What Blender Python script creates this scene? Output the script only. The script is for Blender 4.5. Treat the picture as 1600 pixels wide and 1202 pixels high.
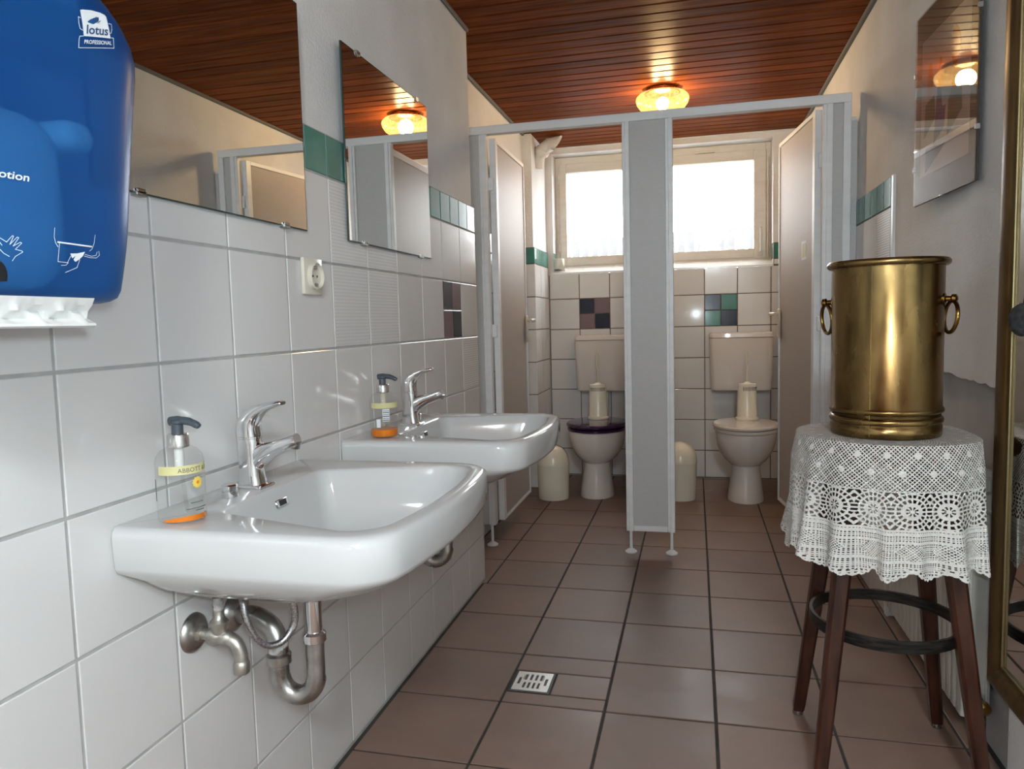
import bpy, bmesh, math, random
import numpy as np
from mathutils import Vector, Matrix
random.seed(7)
PI = math.pi
SC = bpy.context.scene
COL = SC.collection
for o in list(bpy.data.objects): bpy.data.objects.remove(o)

# ------------------------------------------------------------------ camera
cam_d = bpy.data.cameras.new('camera'); cam = bpy.data.objects.new('camera', cam_d); COL.objects.link(cam)
CAM = Vector((0.8317, 0.0, 1.0402))
Rr = Vector((0.970827, 0.238396, -0.025730)); Ru = Vector((0.004735, 0.088227, 0.996089)); Rf = Vector((-0.239734, 0.967152, -0.084524))
cam.matrix_world = Matrix(((Rr.x, Ru.x, -Rf.x, CAM.x), (Rr.y, Ru.y, -Rf.y, CAM.y), (Rr.z, Ru.z, -Rf.z, CAM.z), (0, 0, 0, 1)))
cam_d.sensor_fit = 'HORIZONTAL'; cam_d.sensor_width = 36.0; cam_d.lens = 1156.8 * 36.0 / 1600.0
cam_d.clip_start = 0.02; cam_d.clip_end = 200
SC.camera = cam

# ------------------------------------------------------------------ light
w = bpy.data.worlds.new('overcast_sky'); SC.world = w; w.use_nodes = True
bg = w.node_tree.nodes['Background']; bg.inputs[0].default_value = (0.93, 0.97, 1.0, 1); bg.inputs[1].default_value = 4.5
fl = bpy.data.lights.new('camera_flash', 'POINT'); fl.energy = 6.0; fl.color = (0.78, 0.93, 1.0); fl.shadow_soft_size = 0.022
flo = bpy.data.objects.new('camera_flash', fl); COL.objects.link(flo)
flo.location = CAM + Rr * 0.03 + Ru * 0.055 + Rf * 0.0
SC.view_settings.view_transform = 'Standard'; SC.view_settings.look = 'None'
SC.view_settings.exposure = 1.57; SC.view_settings.gamma = 1.0; SC.view_settings.use_curve_mapping = False

# ------------------------------------------------------------------ materials
def new_mat(name):
    m = bpy.data.materials.new(name); m.use_nodes = True
    nt = m.node_tree; return m, nt, nt.nodes, nt.links, nt.nodes['Principled BSDF']
def mat(name, c, c2=None, scale=8.0, stretch=(1, 1, 1), rough=0.5, rough2=None, metal=0.0, bump=0.0, bscale=None,
        rnd=0.0, spec=0.5, coat=0.0, detail=4.0, lo=0.35, hi=0.65, trans=0.0):
    m, nt, N, L, P = new_mat(name)
    P.inputs['Metallic'].default_value = metal; P.inputs['Roughness'].default_value = rough
    P.inputs['Specular IOR Level'].default_value = spec; P.inputs['Coat Weight'].default_value = coat
    tc = N.new('ShaderNodeTexCoord'); mp = N.new('ShaderNodeMapping'); mp.inputs['Scale'].default_value = stretch
    L.new(tc.outputs['Object'], mp.inputs['Vector'])
    oi = N.new('ShaderNodeObjectInfo')
    ad = N.new('ShaderNodeVectorMath'); ad.operation = 'ADD'; L.new(mp.outputs[0], ad.inputs[0])
    sc = N.new('ShaderNodeMath'); sc.operation = 'MULTIPLY'; sc.inputs[1].default_value = 37.0 if rnd > 0 else 0.0
    L.new(oi.outputs['Random'], sc.inputs[0]); L.new(sc.outputs[0], ad.inputs[1])
    no = N.new('ShaderNodeTexNoise'); no.inputs['Scale'].default_value = scale; no.inputs['Detail'].default_value = detail
    L.new(ad.outputs[0], no.inputs['Vector'])
    cr = N.new('ShaderNodeValToRGB'); cr.color_ramp.elements[0].position = lo; cr.color_ramp.elements[1].position = hi
    c2 = c2 or tuple(min(1, x * 1.04) for x in c)
    cr.color_ramp.elements[0].color = (*c, 1); cr.color_ramp.elements[1].color = (*c2, 1)
    L.new(no.outputs['Fac'], cr.inputs[0])
    out = cr.outputs[0]
    if rnd > 0:
        hs = N.new('ShaderNodeHueSaturation'); mr = N.new('ShaderNodeMapRange')
        mr.inputs['To Min'].default_value = 1 - rnd; mr.inputs['To Max'].default_value = 1 + rnd
        L.new(oi.outputs['Random'], mr.inputs[0]); L.new(mr.outputs[0], hs.inputs['Value']); L.new(out, hs.inputs['Color']); out = hs.outputs[0]
    L.new(out, P.inputs['Base Color'])
    if rough2 is not None:
        mr2 = N.new('ShaderNodeMapRange'); mr2.inputs['From Min'].default_value = 0.3; mr2.inputs['From Max'].default_value = 0.7
        mr2.inputs['To Min'].default_value = rough; mr2.inputs['To Max'].default_value = rough2
        L.new(no.outputs['Fac'], mr2.inputs[0]); L.new(mr2.outputs[0], P.inputs['Roughness'])
    if bump > 0:
        b = N.new('ShaderNodeBump'); b.inputs['Strength'].default_value = bump; b.inputs['Distance'].default_value = 0.004
        src = no
        if bscale:
            src = N.new('ShaderNodeTexNoise'); src.inputs['Scale'].default_value = bscale; src.inputs['Detail'].default_value = 5
            L.new(ad.outputs[0], src.inputs['Vector'])
        L.new(src.outputs['Fac'], b.inputs['Height']); L.new(b.outputs[0], P.inputs['Normal'])
    return m
def pattern_tile(name, c):
    m = mat(name, c, scale=5, rough=0.12, rnd=0.03)
    nt = m.node_tree; N = nt.nodes; L = nt.links; P = N['Principled BSDF']
    tc = N.new('ShaderNodeTexCoord'); mp = N.new('ShaderNodeMapping'); mp.inputs['Rotation'].default_value = (PI / 4, 0, 0)
    L.new(tc.outputs['Object'], mp.inputs[0])
    ck = N.new('ShaderNodeTexChecker'); ck.inputs['Scale'].default_value = 170.0; L.new(mp.outputs[0], ck.inputs['Vector'])
    ck.inputs[1].default_value = (*[x * 1.02 for x in c], 1); ck.inputs[2].default_value = (*[x * 0.96 for x in c], 1)
    L.new(ck.outputs[0], P.inputs['Base Color'])
    b = N.new('ShaderNodeBump'); b.inputs['Strength'].default_value = 0.15; b.inputs['Distance'].default_value = 0.001
    L.new(ck.outputs[1], b.inputs['Height']); L.new(b.outputs[0], P.inputs['Normal'])
    mx = N.new('ShaderNodeMapRange'); mx.inputs['To Min'].default_value = 0.08; mx.inputs['To Max'].default_value = 0.35
    L.new(ck.outputs[1], mx.inputs[0]); L.new(mx.outputs[0], P.inputs['Roughness'])
    return m
def thin_glass(name, tint=(1, 1, 1), ior=1.45, rough=0.0, boost=1.0):
    m, nt, N, L, P = new_mat(name)
    N.remove(P); out = N['Material Output']
    t = N.new('ShaderNodeBsdfTransparent'); t.inputs[0].default_value = (*tint, 1)
    g = N.new('ShaderNodeBsdfGlossy'); g.inputs['Roughness'].default_value = rough
    lw = N.new('ShaderNodeLayerWeight'); lw.inputs[0].default_value = 0.5; pw = N.new('ShaderNodeMath'); pw.operation = 'POWER'; pw.inputs[1].default_value = 5.0
    L.new(lw.outputs['Facing'], pw.inputs[0]); f0 = ((ior - 1) / (ior + 1)) ** 2
    f = N.new('ShaderNodeMath'); f.operation = 'MULTIPLY_ADD'; f.inputs[1].default_value = 1 - f0; f.inputs[2].default_value = f0; L.new(pw.outputs[0], f.inputs[0])
    mu = N.new('ShaderNodeMath'); mu.operation = 'MULTIPLY'; mu.use_clamp = True; mu.inputs[1].default_value = boost
    mx = N.new('ShaderNodeMixShader'); L.new(f.outputs[0], mu.inputs[0]); L.new(mu.outputs[0], mx.inputs[0])
    L.new(t.outputs[0], mx.inputs[1]); L.new(g.outputs[0], mx.inputs[2]); L.new(mx.outputs[0], out.inputs[0])
    return m
def emis(name, c, s, c2=None, scale=60.0):
    m, nt, N, L, P = new_mat(name)
    P.inputs['Base Color'].default_value = (*c, 1); P.inputs['Roughness'].default_value = 0.15
    tc = N.new('ShaderNodeTexCoord'); no = N.new('ShaderNodeTexNoise'); no.inputs['Scale'].default_value = scale
    L.new(tc.outputs['Object'], no.inputs['Vector'])
    cr = N.new('ShaderNodeValToRGB'); cr.color_ramp.elements[0].color = (*(c2 or c), 1); cr.color_ramp.elements[1].color = (*c, 1)
    cr.color_ramp.elements[0].position = 0.4; cr.color_ramp.elements[1].position = 0.6
    L.new(no.outputs[0], cr.inputs[0]); L.new(cr.outputs[0], P.inputs['Emission Color']); P.inputs['Emission Strength'].default_value = s
    return m
M = {}
TILEC = (0.70, 0.69, 0.68)
M['tile'] = mat('white_glazed_tile', TILEC, scale=3, rough=0.13, rnd=0.02, bump=0.02)
M['tile_pat'] = pattern_tile('woven_pattern_tile', TILEC)
M['grout'] = mat('grey_grout', (0.40, 0.395, 0.385), (0.48, 0.475, 0.46), scale=30, rough=0.9)
M['grout_brown'] = mat('brown_wall_grout', (0.15, 0.12, 0.10), (0.20, 0.165, 0.14), scale=30, rough=0.9)
M['grout_dark'] = mat('dark_floor_grout', (0.035, 0.033, 0.03), (0.06, 0.055, 0.05), scale=20, rough=0.9)
M['green'] = mat('green_border_tile', (0.05, 0.20, 0.165), (0.07, 0.24, 0.20), scale=10, rough=0.12, rnd=0.06)
M['navy'] = mat('navy_tile', (0.018, 0.022, 0.045), scale=10, rough=0.15, rnd=0.1)
M['mauve'] = mat('mauve_tile', (0.19, 0.13, 0.145), scale=10, rough=0.15, rnd=0.05)
M['plaster'] = mat('white_rough_plaster', (0.70, 0.69, 0.68), (0.78, 0.77, 0.76), scale=4, rough=0.85, bump=0.55, bscale=140)
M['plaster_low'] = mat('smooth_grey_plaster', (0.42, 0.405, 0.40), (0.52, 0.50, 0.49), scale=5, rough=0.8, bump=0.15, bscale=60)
M['floor'] = mat('brown_floor_tile', (0.21, 0.135, 0.102), (0.26, 0.172, 0.134), scale=5, rough=0.36, rough2=0.5, spec=0.32, rnd=0.07, bump=0.06, bscale=60)
M['wood_ceil'] = mat('stained_ceiling_board', (0.115, 0.025, 0.006), (0.25, 0.066, 0.016), scale=6, stretch=(0.7, 14, 4), rough=0.3, rough2=0.40, spec=0.5, rnd=0.22, bump=0.08)
M['wood_ceil'].node_tree.nodes['Principled BSDF'].inputs['IOR'].default_value = 1.07
M['gap'] = mat('dark_gap', (0.01, 0.006, 0.004), rough=0.9)
M['cord'] = mat('grey_seal', (0.16, 0.155, 0.15), rough=0.8)
M['ceramic'] = mat('white_ceramic', (0.57, 0.575, 0.57), scale=2, rough=0.08, coat=0.0)
M['ceramic_b'] = mat('beige_ceramic', (0.74, 0.68, 0.63), scale=2, rough=0.08, coat=0.3)
M['chrome'] = mat('chrome', (0.78, 0.78, 0.79), scale=12, rough=0.06, rough2=0.1, metal=1.0)
M['dull'] = mat('dull_nickel', (0.36, 0.355, 0.34), (0.52, 0.51, 0.49), scale=30, rough=0.24, rough2=0.42, metal=1.0)
M['dullv'] = mat('limed_valve_metal', (0.42, 0.40, 0.36), (0.58, 0.56, 0.51), scale=40, rough=0.35, rough2=0.5, metal=1.0, bump=0.05)
M['lime'] = mat('limescale', (0.6, 0.59, 0.57), (0.35, 0.34, 0.33), scale=90, rough=0.7, bump=0.5)
M['braid'] = mat('steel_braid', (0.25, 0.25, 0.27), (0.62, 0.60, 0.6), scale=350, rough=0.35, metal=1.0)
M['black'] = mat('black_plastic', (0.012, 0.013, 0.015), rough=0.4)
M['alu'] = mat('painted_aluminium', (0.78, 0.79, 0.80), (0.84, 0.85, 0.86), scale=3, stretch=(1, 1, 8), rough=0.42, metal=0.05)
M['lam'] = mat('grey_laminate', (0.53, 0.525, 0.52), (0.56, 0.555, 0.55), scale=60, stretch=(1, 1, 5), rough=0.42)
M['lam_door'] = mat('grey_door_laminate', (0.43, 0.385, 0.35), (0.46, 0.41, 0.38), scale=60, stretch=(1, 1, 5), rough=0.5, spec=0.35)
M['beige'] = mat('beige_plastic', (0.62, 0.56, 0.44), rough=0.3)
M['cream'] = mat('cream_plastic', (0.86, 0.80, 0.66), scale=3, rough=0.22)
M['ivory'] = mat('ivory_plastic', (0.70, 0.66, 0.56), scale=3, rough=0.28)
M['purple'] = mat('purple_seat', (0.035, 0.010, 0.05), rough=0.09, coat=0.4)
M['seat_b'] = mat('beige_seat', (0.72, 0.65, 0.58), rough=0.13)
M['white_pl'] = mat('white_plastic', (0.75, 0.75, 0.73), rough=0.28)
M['print'] = mat('white_print', (0.72, 0.75, 0.78), rough=0.6)
M['printblue'] = mat('blue_print', (0.02, 0.06, 0.16), rough=0.6)
M['frame_w'] = mat('old_white_paint', (0.66, 0.62, 0.55), (0.72, 0.68, 0.61), scale=14, stretch=(1, 1, 3), rough=0.5, bump=0.05)
M['paintwhite'] = mat('white_paint', (0.72, 0.70, 0.67), rough=0.5, bump=0.1, bscale=40)
M['sill'] = mat('white_sill_tile', (0.80, 0.79, 0.77), rough=0.15)
M['pane'] = thin_glass('window_glass')
M['fence'] = mat('pale_corrugated_sheet', (0.085, 0.085, 0.086), (0.10, 0.10, 0.10), rough=0.8)
M['ground'] = mat('outside_gravel', (0.25, 0.24, 0.22), rough=0.9)
M['brass'] = mat('aged_brass', (0.115, 0.070, 0.025), (0.30, 0.20, 0.080), scale=9, stretch=(1, 1, 0.5), rough=0.2, rough2=0.34, metal=1.0, detail=8, lo=0.32, hi=0.58)
M['brass_dk'] = mat('dark_brass', (0.20, 0.115, 0.03), (0.40, 0.25, 0.07), scale=14, rough=0.2, rough2=0.32, metal=1.0)
M['wood_leg'] = mat('dark_red_wood', (0.022, 0.006, 0.003), (0.060, 0.017, 0.007), scale=10, stretch=(6, 6, 0.6), rough=0.28, rough2=0.4)
M['iron'] = mat('black_iron_band', (0.015, 0.014, 0.013), (0.05, 0.045, 0.04), scale=30, stretch=(1, 1, 6), rough=0.3, rough2=0.5, metal=0.6)
M['lace'] = mat('offwhite_crochet', (0.66, 0.645, 0.61), (0.74, 0.725, 0.69), scale=200, rough=0.9, bump=0.3)
M['enamel'] = mat('radiator_enamel', (0.60, 0.585, 0.53), scale=3, rough=0.3)
M['gilt'] = mat('dull_gilt_wood', (0.095, 0.052, 0.020), (0.16, 0.095, 0.036), scale=14, stretch=(4, 4, 0.6), rough=0.3, rough2=0.45, metal=0.55)
M['gold'] = mat('gold_bead', (0.22, 0.18, 0.09), rough=0.35, metal=0.8)
M['mirror'] = mat('mirror_silver', (0.88, 0.90, 0.88), (0.88, 0.90, 0.88), rough=0.0, metal=1.0)
M['mirror_edge'] = mat('mirror_edge_glass', (0.03, 0.05, 0.045), rough=0.1)
M['board'] = mat('dark_mount_board', (0.035, 0.024, 0.018), rough=0.6)
M['art'] = mat('buff_paper', (0.40, 0.30, 0.24), (0.44, 0.33, 0.27), scale=6, rough=0.8)
M['art_o'] = mat('orange_ink', (0.36, 0.12, 0.02), (0.48, 0.2, 0.05), scale=30, rough=0.8)
M['art_p'] = mat('violet_ink', (0.06, 0.05, 0.12), (0.12, 0.08, 0.14), scale=30, rough=0.8)
M['art_g'] = mat('olive_ink', (0.07, 0.09, 0.04), (0.11, 0.09, 0.04), scale=30, rough=0.8)
M['art_w'] = mat('pale_ink', (0.40, 0.36, 0.33), rough=0.8)
M['art_d'] = mat('dark_ink', (0.10, 0.085, 0.07), rough=0.8)
M['picglass'] = thin_glass('picture_glass', ior=1.55, boost=1.05)
M['clearpl'] = thin_glass('clear_bottle_plastic', tint=(0.96, 0.965, 0.96), ior=1.4, boost=0.45)
M['orange'] = mat('orange_soap', (0.75, 0.20, 0.012), rough=0.15)
M['label'] = mat('yellow_label', (0.62, 0.58, 0.29), rough=0.5)
M['ink'] = mat('dark_ink_print', (0.10, 0.10, 0.08), rough=0.7)
M['yellow'] = mat('yellow_petal_print', (0.80, 0.60, 0.10), rough=0.6)
M['pump'] = mat('grey_pump_plastic', (0.06, 0.075, 0.09), rough=0.35)
M['silver_pl'] = mat('silver_collar', (0.62, 0.60, 0.60), rough=0.2, metal=0.9)
M['lamp'] = emis('lit_pressed_glass', (1.0, 0.72, 0.30), 0.55, (1.0, 0.46, 0.09), scale=70)
_n = M['lamp'].node_tree.nodes; _l = M['lamp'].node_tree.links
_n['Principled BSDF'].inputs['Base Color'].default_value = (0.10, 0.065, 0.025, 1)
_t = _n.new('ShaderNodeBsdfTransparent'); _t.inputs[0].default_value = (1.0, 0.86, 0.62, 1); _x = _n.new('ShaderNodeMixShader'); _x.inputs[0].default_value = 0.5
_l.new(_n['Principled BSDF'].outputs[0], _x.inputs[1]); _l.new(_t.outputs[0], _x.inputs[2]); _l.new(_x.outputs[0], _n['Material Output'].inputs[0])
M['fill_lamp'] = emis('fill_lamp_glass', (1.0, 0.95, 0.87), 2.0)  # glowing shade of the added, unseen fill lamp
M['bulb'] = emis('lit_bulb_glass', (1.0, 0.86, 0.60), 7.0)
M['paper'] = mat('tissue_paper', (0.75, 0.73, 0.68), rough=0.9)
M['drainsteel'] = mat('brushed_steel', (0.55, 0.54, 0.52), (0.65, 0.64, 0.61), scale=60, stretch=(8, 1, 1), rough=0.28, rough2=0.4, metal=0.9)
M['inner'] = mat('grey_mechanism_plastic', (0.80, 0.82, 0.83), rough=0.6)
M['frontwall'] = mat('plain_plaster', (0.55, 0.53, 0.5), rough=0.85, bump=0.2, bscale=80)
M['stick'] = mat('cream_sticker', (0.62, 0.58, 0.42), rough=0.6)
M['fur'] = mat('black_wool', (0.012, 0.012, 0.013), (0.03, 0.03, 0.03), scale=80, rough=0.9, bump=1.0)
# translucent blue plastic
m, nt, N, L, P = new_mat('translucent_blue_plastic'); M['blue'] = m
P.inputs['Base Color'].default_value = (0.008, 0.075, 0.27, 1); P.inputs['Roughness'].default_value = 0.3
t = N.new('ShaderNodeBsdfTransparent'); t.inputs[0].default_value = (0.34, 0.68, 0.98, 1)
mx = N.new('ShaderNodeMixShader'); mx.inputs[0].default_value = 0.40
L.new(P.outputs[0], mx.inputs[1]); L.new(t.outputs[0], mx.inputs[2]); L.new(mx.outputs[0], N['Material Output'].inputs[0])

# ------------------------------------------------------------------ geometry helpers
class MB:
    def __init__(s): s.v = []; s.f = []
    def add(s, v, f):
        b = len(s.v); s.v += [tuple(p) for p in v]; s.f += [tuple(i + b for i in q) for q in f]; return s
    def box(s, x0, x1, y0, y1, z0, z1, bev=0.0, seg=1, mtx=None):
        bm = bmesh.new(); bmesh.ops.create_cube(bm, size=1.0)
        for v in bm.verts: v.co = Vector(((x0 + x1) / 2 + v.co.x * (x1 - x0), (y0 + y1) / 2 + v.co.y * (y1 - y0), (z0 + z1) / 2 + v.co.z * (z1 - z0)))
        if bev > 0: bmesh.ops.bevel(bm, geom=list(bm.edges), offset=bev, segments=seg, affect='EDGES', profile=0.5)
        bm.verts.index_update()
        vs = [(mtx @ v.co) if mtx else v.co.copy() for v in bm.verts]; fs = [[v.index for v in f.verts] for f in bm.faces]
        bm.free(); return s.add(vs, fs)
    def loft(s, loops, cap0=True, cap1=True, closed=False):
        n = len(loops[0]); vs = [p for l in loops for p in l]; fs = []
        K = len(loops)
        for k in range(K if closed else K - 1):
            a, b = k * n, ((k + 1) % K) * n
            for i in range(n):
                j = (i + 1) % n; fs.append((a + i, a + j, b + j, b + i))
        if not closed:
            if cap0: fs.append(tuple(reversed(range(n))))
            if cap1: fs.append(tuple((K - 1) * n + i for i in range(n)))
        return s.add(vs, fs)
    def lathe(s, prof, n=32, mtx=None, cap0=True, cap1=True, sx=1.0, sy=1.0):
        loops = []
        for r, z in prof:
            lp = [Vector((r * sx * math.cos(2 * PI * i / n), r * sy * math.sin(2 * PI * i / n), z)) for i in range(n)]
            loops.append([(mtx @ p) if mtx else p for p in lp])
        return s.loft(loops, cap0, cap1)
    def tube(s, path, rad, n=12, caps=True, closed=False, sec=None):
        P_ = [Vector(p) for p in path]; K = len(P_)
        rad = [rad] * K if not hasattr(rad, '__len__') else rad
        up = None; loops = []
        for i in range(K):
            if closed: tg = (P_[(i + 1) % K] - P_[i - 1]).normalized()
            else: tg = (P_[min(i + 1, K - 1)] - P_[max(i - 1, 0)]).normalized()
            if up is None:
                up = Vector((0, 0, 1)) if abs(tg.z) < 0.9 else Vector((0, 1, 0))
            up = (up - tg * up.dot(tg)).normalized(); sd = tg.cross(up)
            if sec: loops.append([P_[i] + sd * a * rad[i] + up * b * rad[i] for a, b in sec])
            else: loops.append([P_[i] + sd * math.cos(2 * PI * k / n) * rad[i] + up * math.sin(2 * PI * k / n) * rad[i] for k in range(n)])
        return s.loft(loops, caps, caps, closed)
    def prism(s, pts, d):           # polygon points (Vectors) extruded by vector d
        n = len(pts); d = Vector(d); vs = [Vector(p) for p in pts] + [Vector(p) + d for p in pts]
        fs = [tuple(reversed(range(n))), tuple(range(n, 2 * n))] + [(i, (i + 1) % n, n + (i + 1) % n, n + i) for i in range(n)]
        return s.add(vs, fs)
    def build(s, name, m, parent=None, smooth=True, ang=40, kind=None, rel=True):
        me = bpy.data.meshes.new(name)
        vs = s.v
        if parent is not None and rel:
            iv = parent_world(parent).inverted(); vs = [iv @ Vector(p) for p in vs]
        me.from_pydata([tuple(p) for p in vs], [], s.f); me.update()
        bm = bmesh.new(); bm.from_mesh(me); bmesh.ops.recalc_face_normals(bm, faces=bm.faces); bm.to_mesh(me); bm.free()
        return link(name, me, m, parent, smooth, ang, kind)
def parent_world(o):
    mw = o.matrix_basis.copy()
    while o.parent: o = o.parent; mw = o.matrix_basis @ mw
    return mw
def link(name, me, m, parent=None, smooth=True, ang=40, kind=None):
    if m is not None and len(me.materials) == 0: me.materials.append(M[m] if isinstance(m, str) else m)
    if smooth and not me.get('sm'):
        me.polygons.foreach_set('use_smooth', [True] * len(me.polygons)); me.set_sharp_from_angle(angle=math.radians(ang))
    o = bpy.data.objects.new(name, me); COL.objects.link(o)
    if parent is not None: o.parent = parent
    if kind: o['kind'] = kind
    return o
def tag(o, label, cat, group=None):
    o['label'] = label; o['category'] = cat
    if group: o['group'] = group
    return o
def thing(name, label, cat, loc=(0, 0, 0), group=None, rz=0.0):
    o = bpy.data.objects.new(name, None); COL.objects.link(o); o.location = loc; o.rotation_euler = (0, 0, rz); o.empty_display_size = 0.05
    return tag(o, label, cat, group)
def struct(name, mb, m, label=None, smooth=False):
    o = mb.build(name, m, None, smooth); o['kind'] = 'structure'
    if label: o['label'] = label
    return o
def catmull(pts, k=8):
    P_ = [Vector(p) for p in pts]; P_ = [P_[0] * 2 - P_[1]] + P_ + [P_[-1] * 2 - P_[-2]]; out = []
    for i in range(1, len(P_) - 2):
        a, b, c, d = P_[i - 1:i + 3]
        for j in range(k):
            t = j / k
            out.append(0.5 * ((2 * b) + (c - a) * t + (2 * a - 5 * b + 4 * c - d) * t * t + (3 * b - a - 3 * c + d) * t ** 3))
    out.append(P_[-2]); return out
def rpoly(corners, rads, K=7, E=10):   # rounded polygon, constant sample count
    n = len(corners); C_ = [Vector(c) for c in corners]; arcs = []
    for i in range(n):
        p, a, b = C_[i], C_[i - 1], C_[(i + 1) % n]
        u = (a - p).normalized(); v = (b - p).normalized(); ang = u.angle(v); t = rads[i] / math.tan(ang / 2)
        c = p + (u + v).normalized() * (rads[i] / math.sin(ang / 2)); s0 = p + u * t - c; s1 = p + v * t - c
        th = s0.angle(s1) if s0.length > 1e-9 else 0; arc = []
        for k in range(K):
            q = k / (K - 1)
            if th < 1e-6: arc.append(p.copy())
            else: arc.append(c + (s0 * math.sin((1 - q) * th) + s1 * math.sin(q * th)) / math.sin(th))
        arcs.append(arc)
    out = []
    for i in range(n):
        out += arcs[i]; a = arcs[i][-1]; b = arcs[(i + 1) % n][0]
        out += [a.lerp(b, k / (E + 1)) for k in range(1, E + 1)]
    return out
def text2d(s, size=1.0, bold=False):
    cu = bpy.data.curves.new('t', 'FONT'); cu.body = s; cu.size = size; cu.resolution_u = 3; cu.fill_mode = 'BOTH'
    if bold: cu.offset = size * 0.018
    ob = bpy.data.objects.new('t', cu); COL.objects.link(ob); dg = bpy.context.evaluated_depsgraph_get(); dg.update()
    me = ob.evaluated_get(dg).to_mesh(); vs = [(v.co.x, v.co.y) for v in me.vertices]; fs = [tuple(p.vertices) for p in me.polygons]
    ob.evaluated_get(dg).to_mesh_clear(); bpy.data.objects.remove(ob); bpy.data.curves.remove(cu)
    return vs, fs

# ------------------------------------------------------------------ dimensions of the room
ZC = 2.163; YB = 4.886; XR = 1.468; XL2 = -0.17; YE = 2.83; YF = -2.6
ZA = 0.988; Y0 = 0.6143; TP = 0.2

# ------------------------------------------------------------------ floor
mb = MB().box(XL2 - 0.15, 1.75, YF - 0.1, YB + 0.1, -0.08, -0.003)
floor = struct('floor', mb, 'grout_dark', 'brown square tiled floor with dark joints')
def tile_mesh(name, a, b, t, ch, m):     # tile lying in local YZ plane (face +X), size a (y) x b (z), thickness t back from x=0
    v = []; g = ch
    for (x, ia) in ((-t, 0), (-g * 0.6, 0), (0, g)):
        for (sy, sz) in ((-1, -1), (1, -1), (1, 1), (-1, 1)): v.append((x, sy * (a / 2 - ia), sz * (b / 2 - ia)))
    f = [(8, 9, 10, 11), (3, 2, 1, 0)]
    for k in (0, 4):
        for i in range(4): j = (i + 1) % 4; f.append((k + i, k + j, k + 4 + j, k + 4 + i))
    me = bpy.data.meshes.new(name); me.from_pydata(v, [], f); me.update(); me.materials.append(M[m]); return me
_tm = {}
def put_tile(parent, name, pos, a, b, m, rot=(0, 0, 0), t=0.008, ch=0.0012, gap=0.0055, skew=0.0012):
    key = (round(a, 3), round(b, 3), m, t, ch, gap)
    if key not in _tm: _tm[key] = tile_mesh(name, a - gap, b - gap, t, ch, m)
    o = bpy.data.objects.new(name, _tm[key]); COL.objects.link(o); o.parent = parent; o.location = pos
    o.rotation_euler = (rot[0], rot[1] + random.uniform(-skew, skew), rot[2] + random.uniform(-skew, skew)); return o
FX, FY, FOX, FOY = 0.2868, 0.295, 0.594, 3.6573
DR = (0.312, 0.432, 1.948, 2.076)     # floor drain cut-out
def floor_piece(x0, x1, y0, y1):
    put_tile(floor, 'tile', ((x0 + x1) / 2, (y0 + y1) / 2, 0), y1 - y0, x1 - x0, 'floor', rot=(0, -PI / 2, 0), gap=0.0075, ch=0.0015, skew=0.0006)
for i in range(-3, 4):
    for j in range(-5, 22):
        x0 = FOX + FX * i; x1 = x0 + FX; y1 = FOY - FY * j; y0 = y1 - FY
        xmin = (XL2 + 0.004) if y1 > YE - 0.01 else 0.0
        x0 = max(x0, xmin)
        if xmin == 0.0 and x0 < 0.03: x0 = 0.007
        x1 = min(x1, 1.505); y1 = min(y1, YB - 0.006); y0 = max(y0, YF + 0.005)
        if x1 - x0 < 0.02 or y1 - y0 < 0.02: continue
        if x0 < DR[0] and x1 > DR[1] and y0 < DR[2] + 0.05 and y1 > DR[3] - 0.05: 
            floor_piece(x0, x1, y0, DR[2]); floor_piece(DR[1], x1, DR[2], DR[3])
            if y1 > DR[3] + 0.02: floor_piece(x0, x1, DR[3], y1)
            continue
        floor_piece(x0, x1, y0, y1)
# ------------------------------------------------------------------ left wall
wl = struct('wall_left', MB().box(-0.32, -0.016, YF - 0.1, YE, -0.05, ZC + 0.1), 'plaster', 'white plaster left wall tiled to above basin height', False)
MB().box(-0.0165, -0.0020, YF, YE - 0.002, -0.004, ZA + 2.5 * TP).build('grout_bed', 'grout', wl, False)
pat = set()
for c in range(-16, 11):
    for r in range(-5, 2):
        yc = Y0 + TP * (c + 0.5); z0 = ZA + TP * r; z1 = z0 + TP
        if r == -5: z0 = 0.004
        if c == 9 and r == 0:
            for a in (0, 1):
                for b in (0, 1):
                    put_tile(wl, 'mosaic_tile', (0, Y0 + TP * c + 0.05 + 0.1 * a, z0 + 0.05 + 0.1 * b), 0.1, 0.1, 'navy' if (a + b) == 1 else 'mauve')
            continue
        pt = (c in (5, 6) and r in (0, 1)) or (c == 10 and r == -1)
        put_tile(wl, 'tile', (0, yc, (z0 + z1) / 2), TP, z1 - z0, 'tile_pat' if pt else 'tile')
for k in range(-32, 22):
    put_tile(wl, 'border_tile', (0, Y0 + TP * 0.5 * (k + 0.5), ZA + 2.25 * TP), TP / 2, TP / 2, 'green')
# recessed stall wall on the left, with pipe chase in the far corner
XCH = -0.109; YCH = 4.45
wl2 = struct('wall_left_recess', MB().box(-0.32, XL2 - 0.003, YE, YB + 0.1, -0.05, ZC + 0.1), 'plaster', 'recessed left wall of the first cubicle', False)
MB().box(XL2 - 0.0035, XL2 - 0.002, YE, YCH, 0, ZA + 2.5 * TP).build('grout_bed', 'grout_brown', wl2, False)
for c in range(0, 9):
    y0 = YE + TP * c; y1 = min(y0 + TP, YCH - 0.012)
    for r in range(-5, 2):
        z0 = 0.004 if r == -5 else ZA + TP * r; z1 = ZA + TP * (r + 1)
        put_tile(wl2, 'tile', (XL2 + 0.004, (y0 + y1) / 2, (z0 + z1) / 2), y1 - y0, z1 - z0, 'tile')
    put_tile(wl2, 'border_tile', (XL2 + 0.004, (y0 + y1) / 2, ZA + 2.25 * TP), y1 - y0, TP / 2, 'green')
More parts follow.
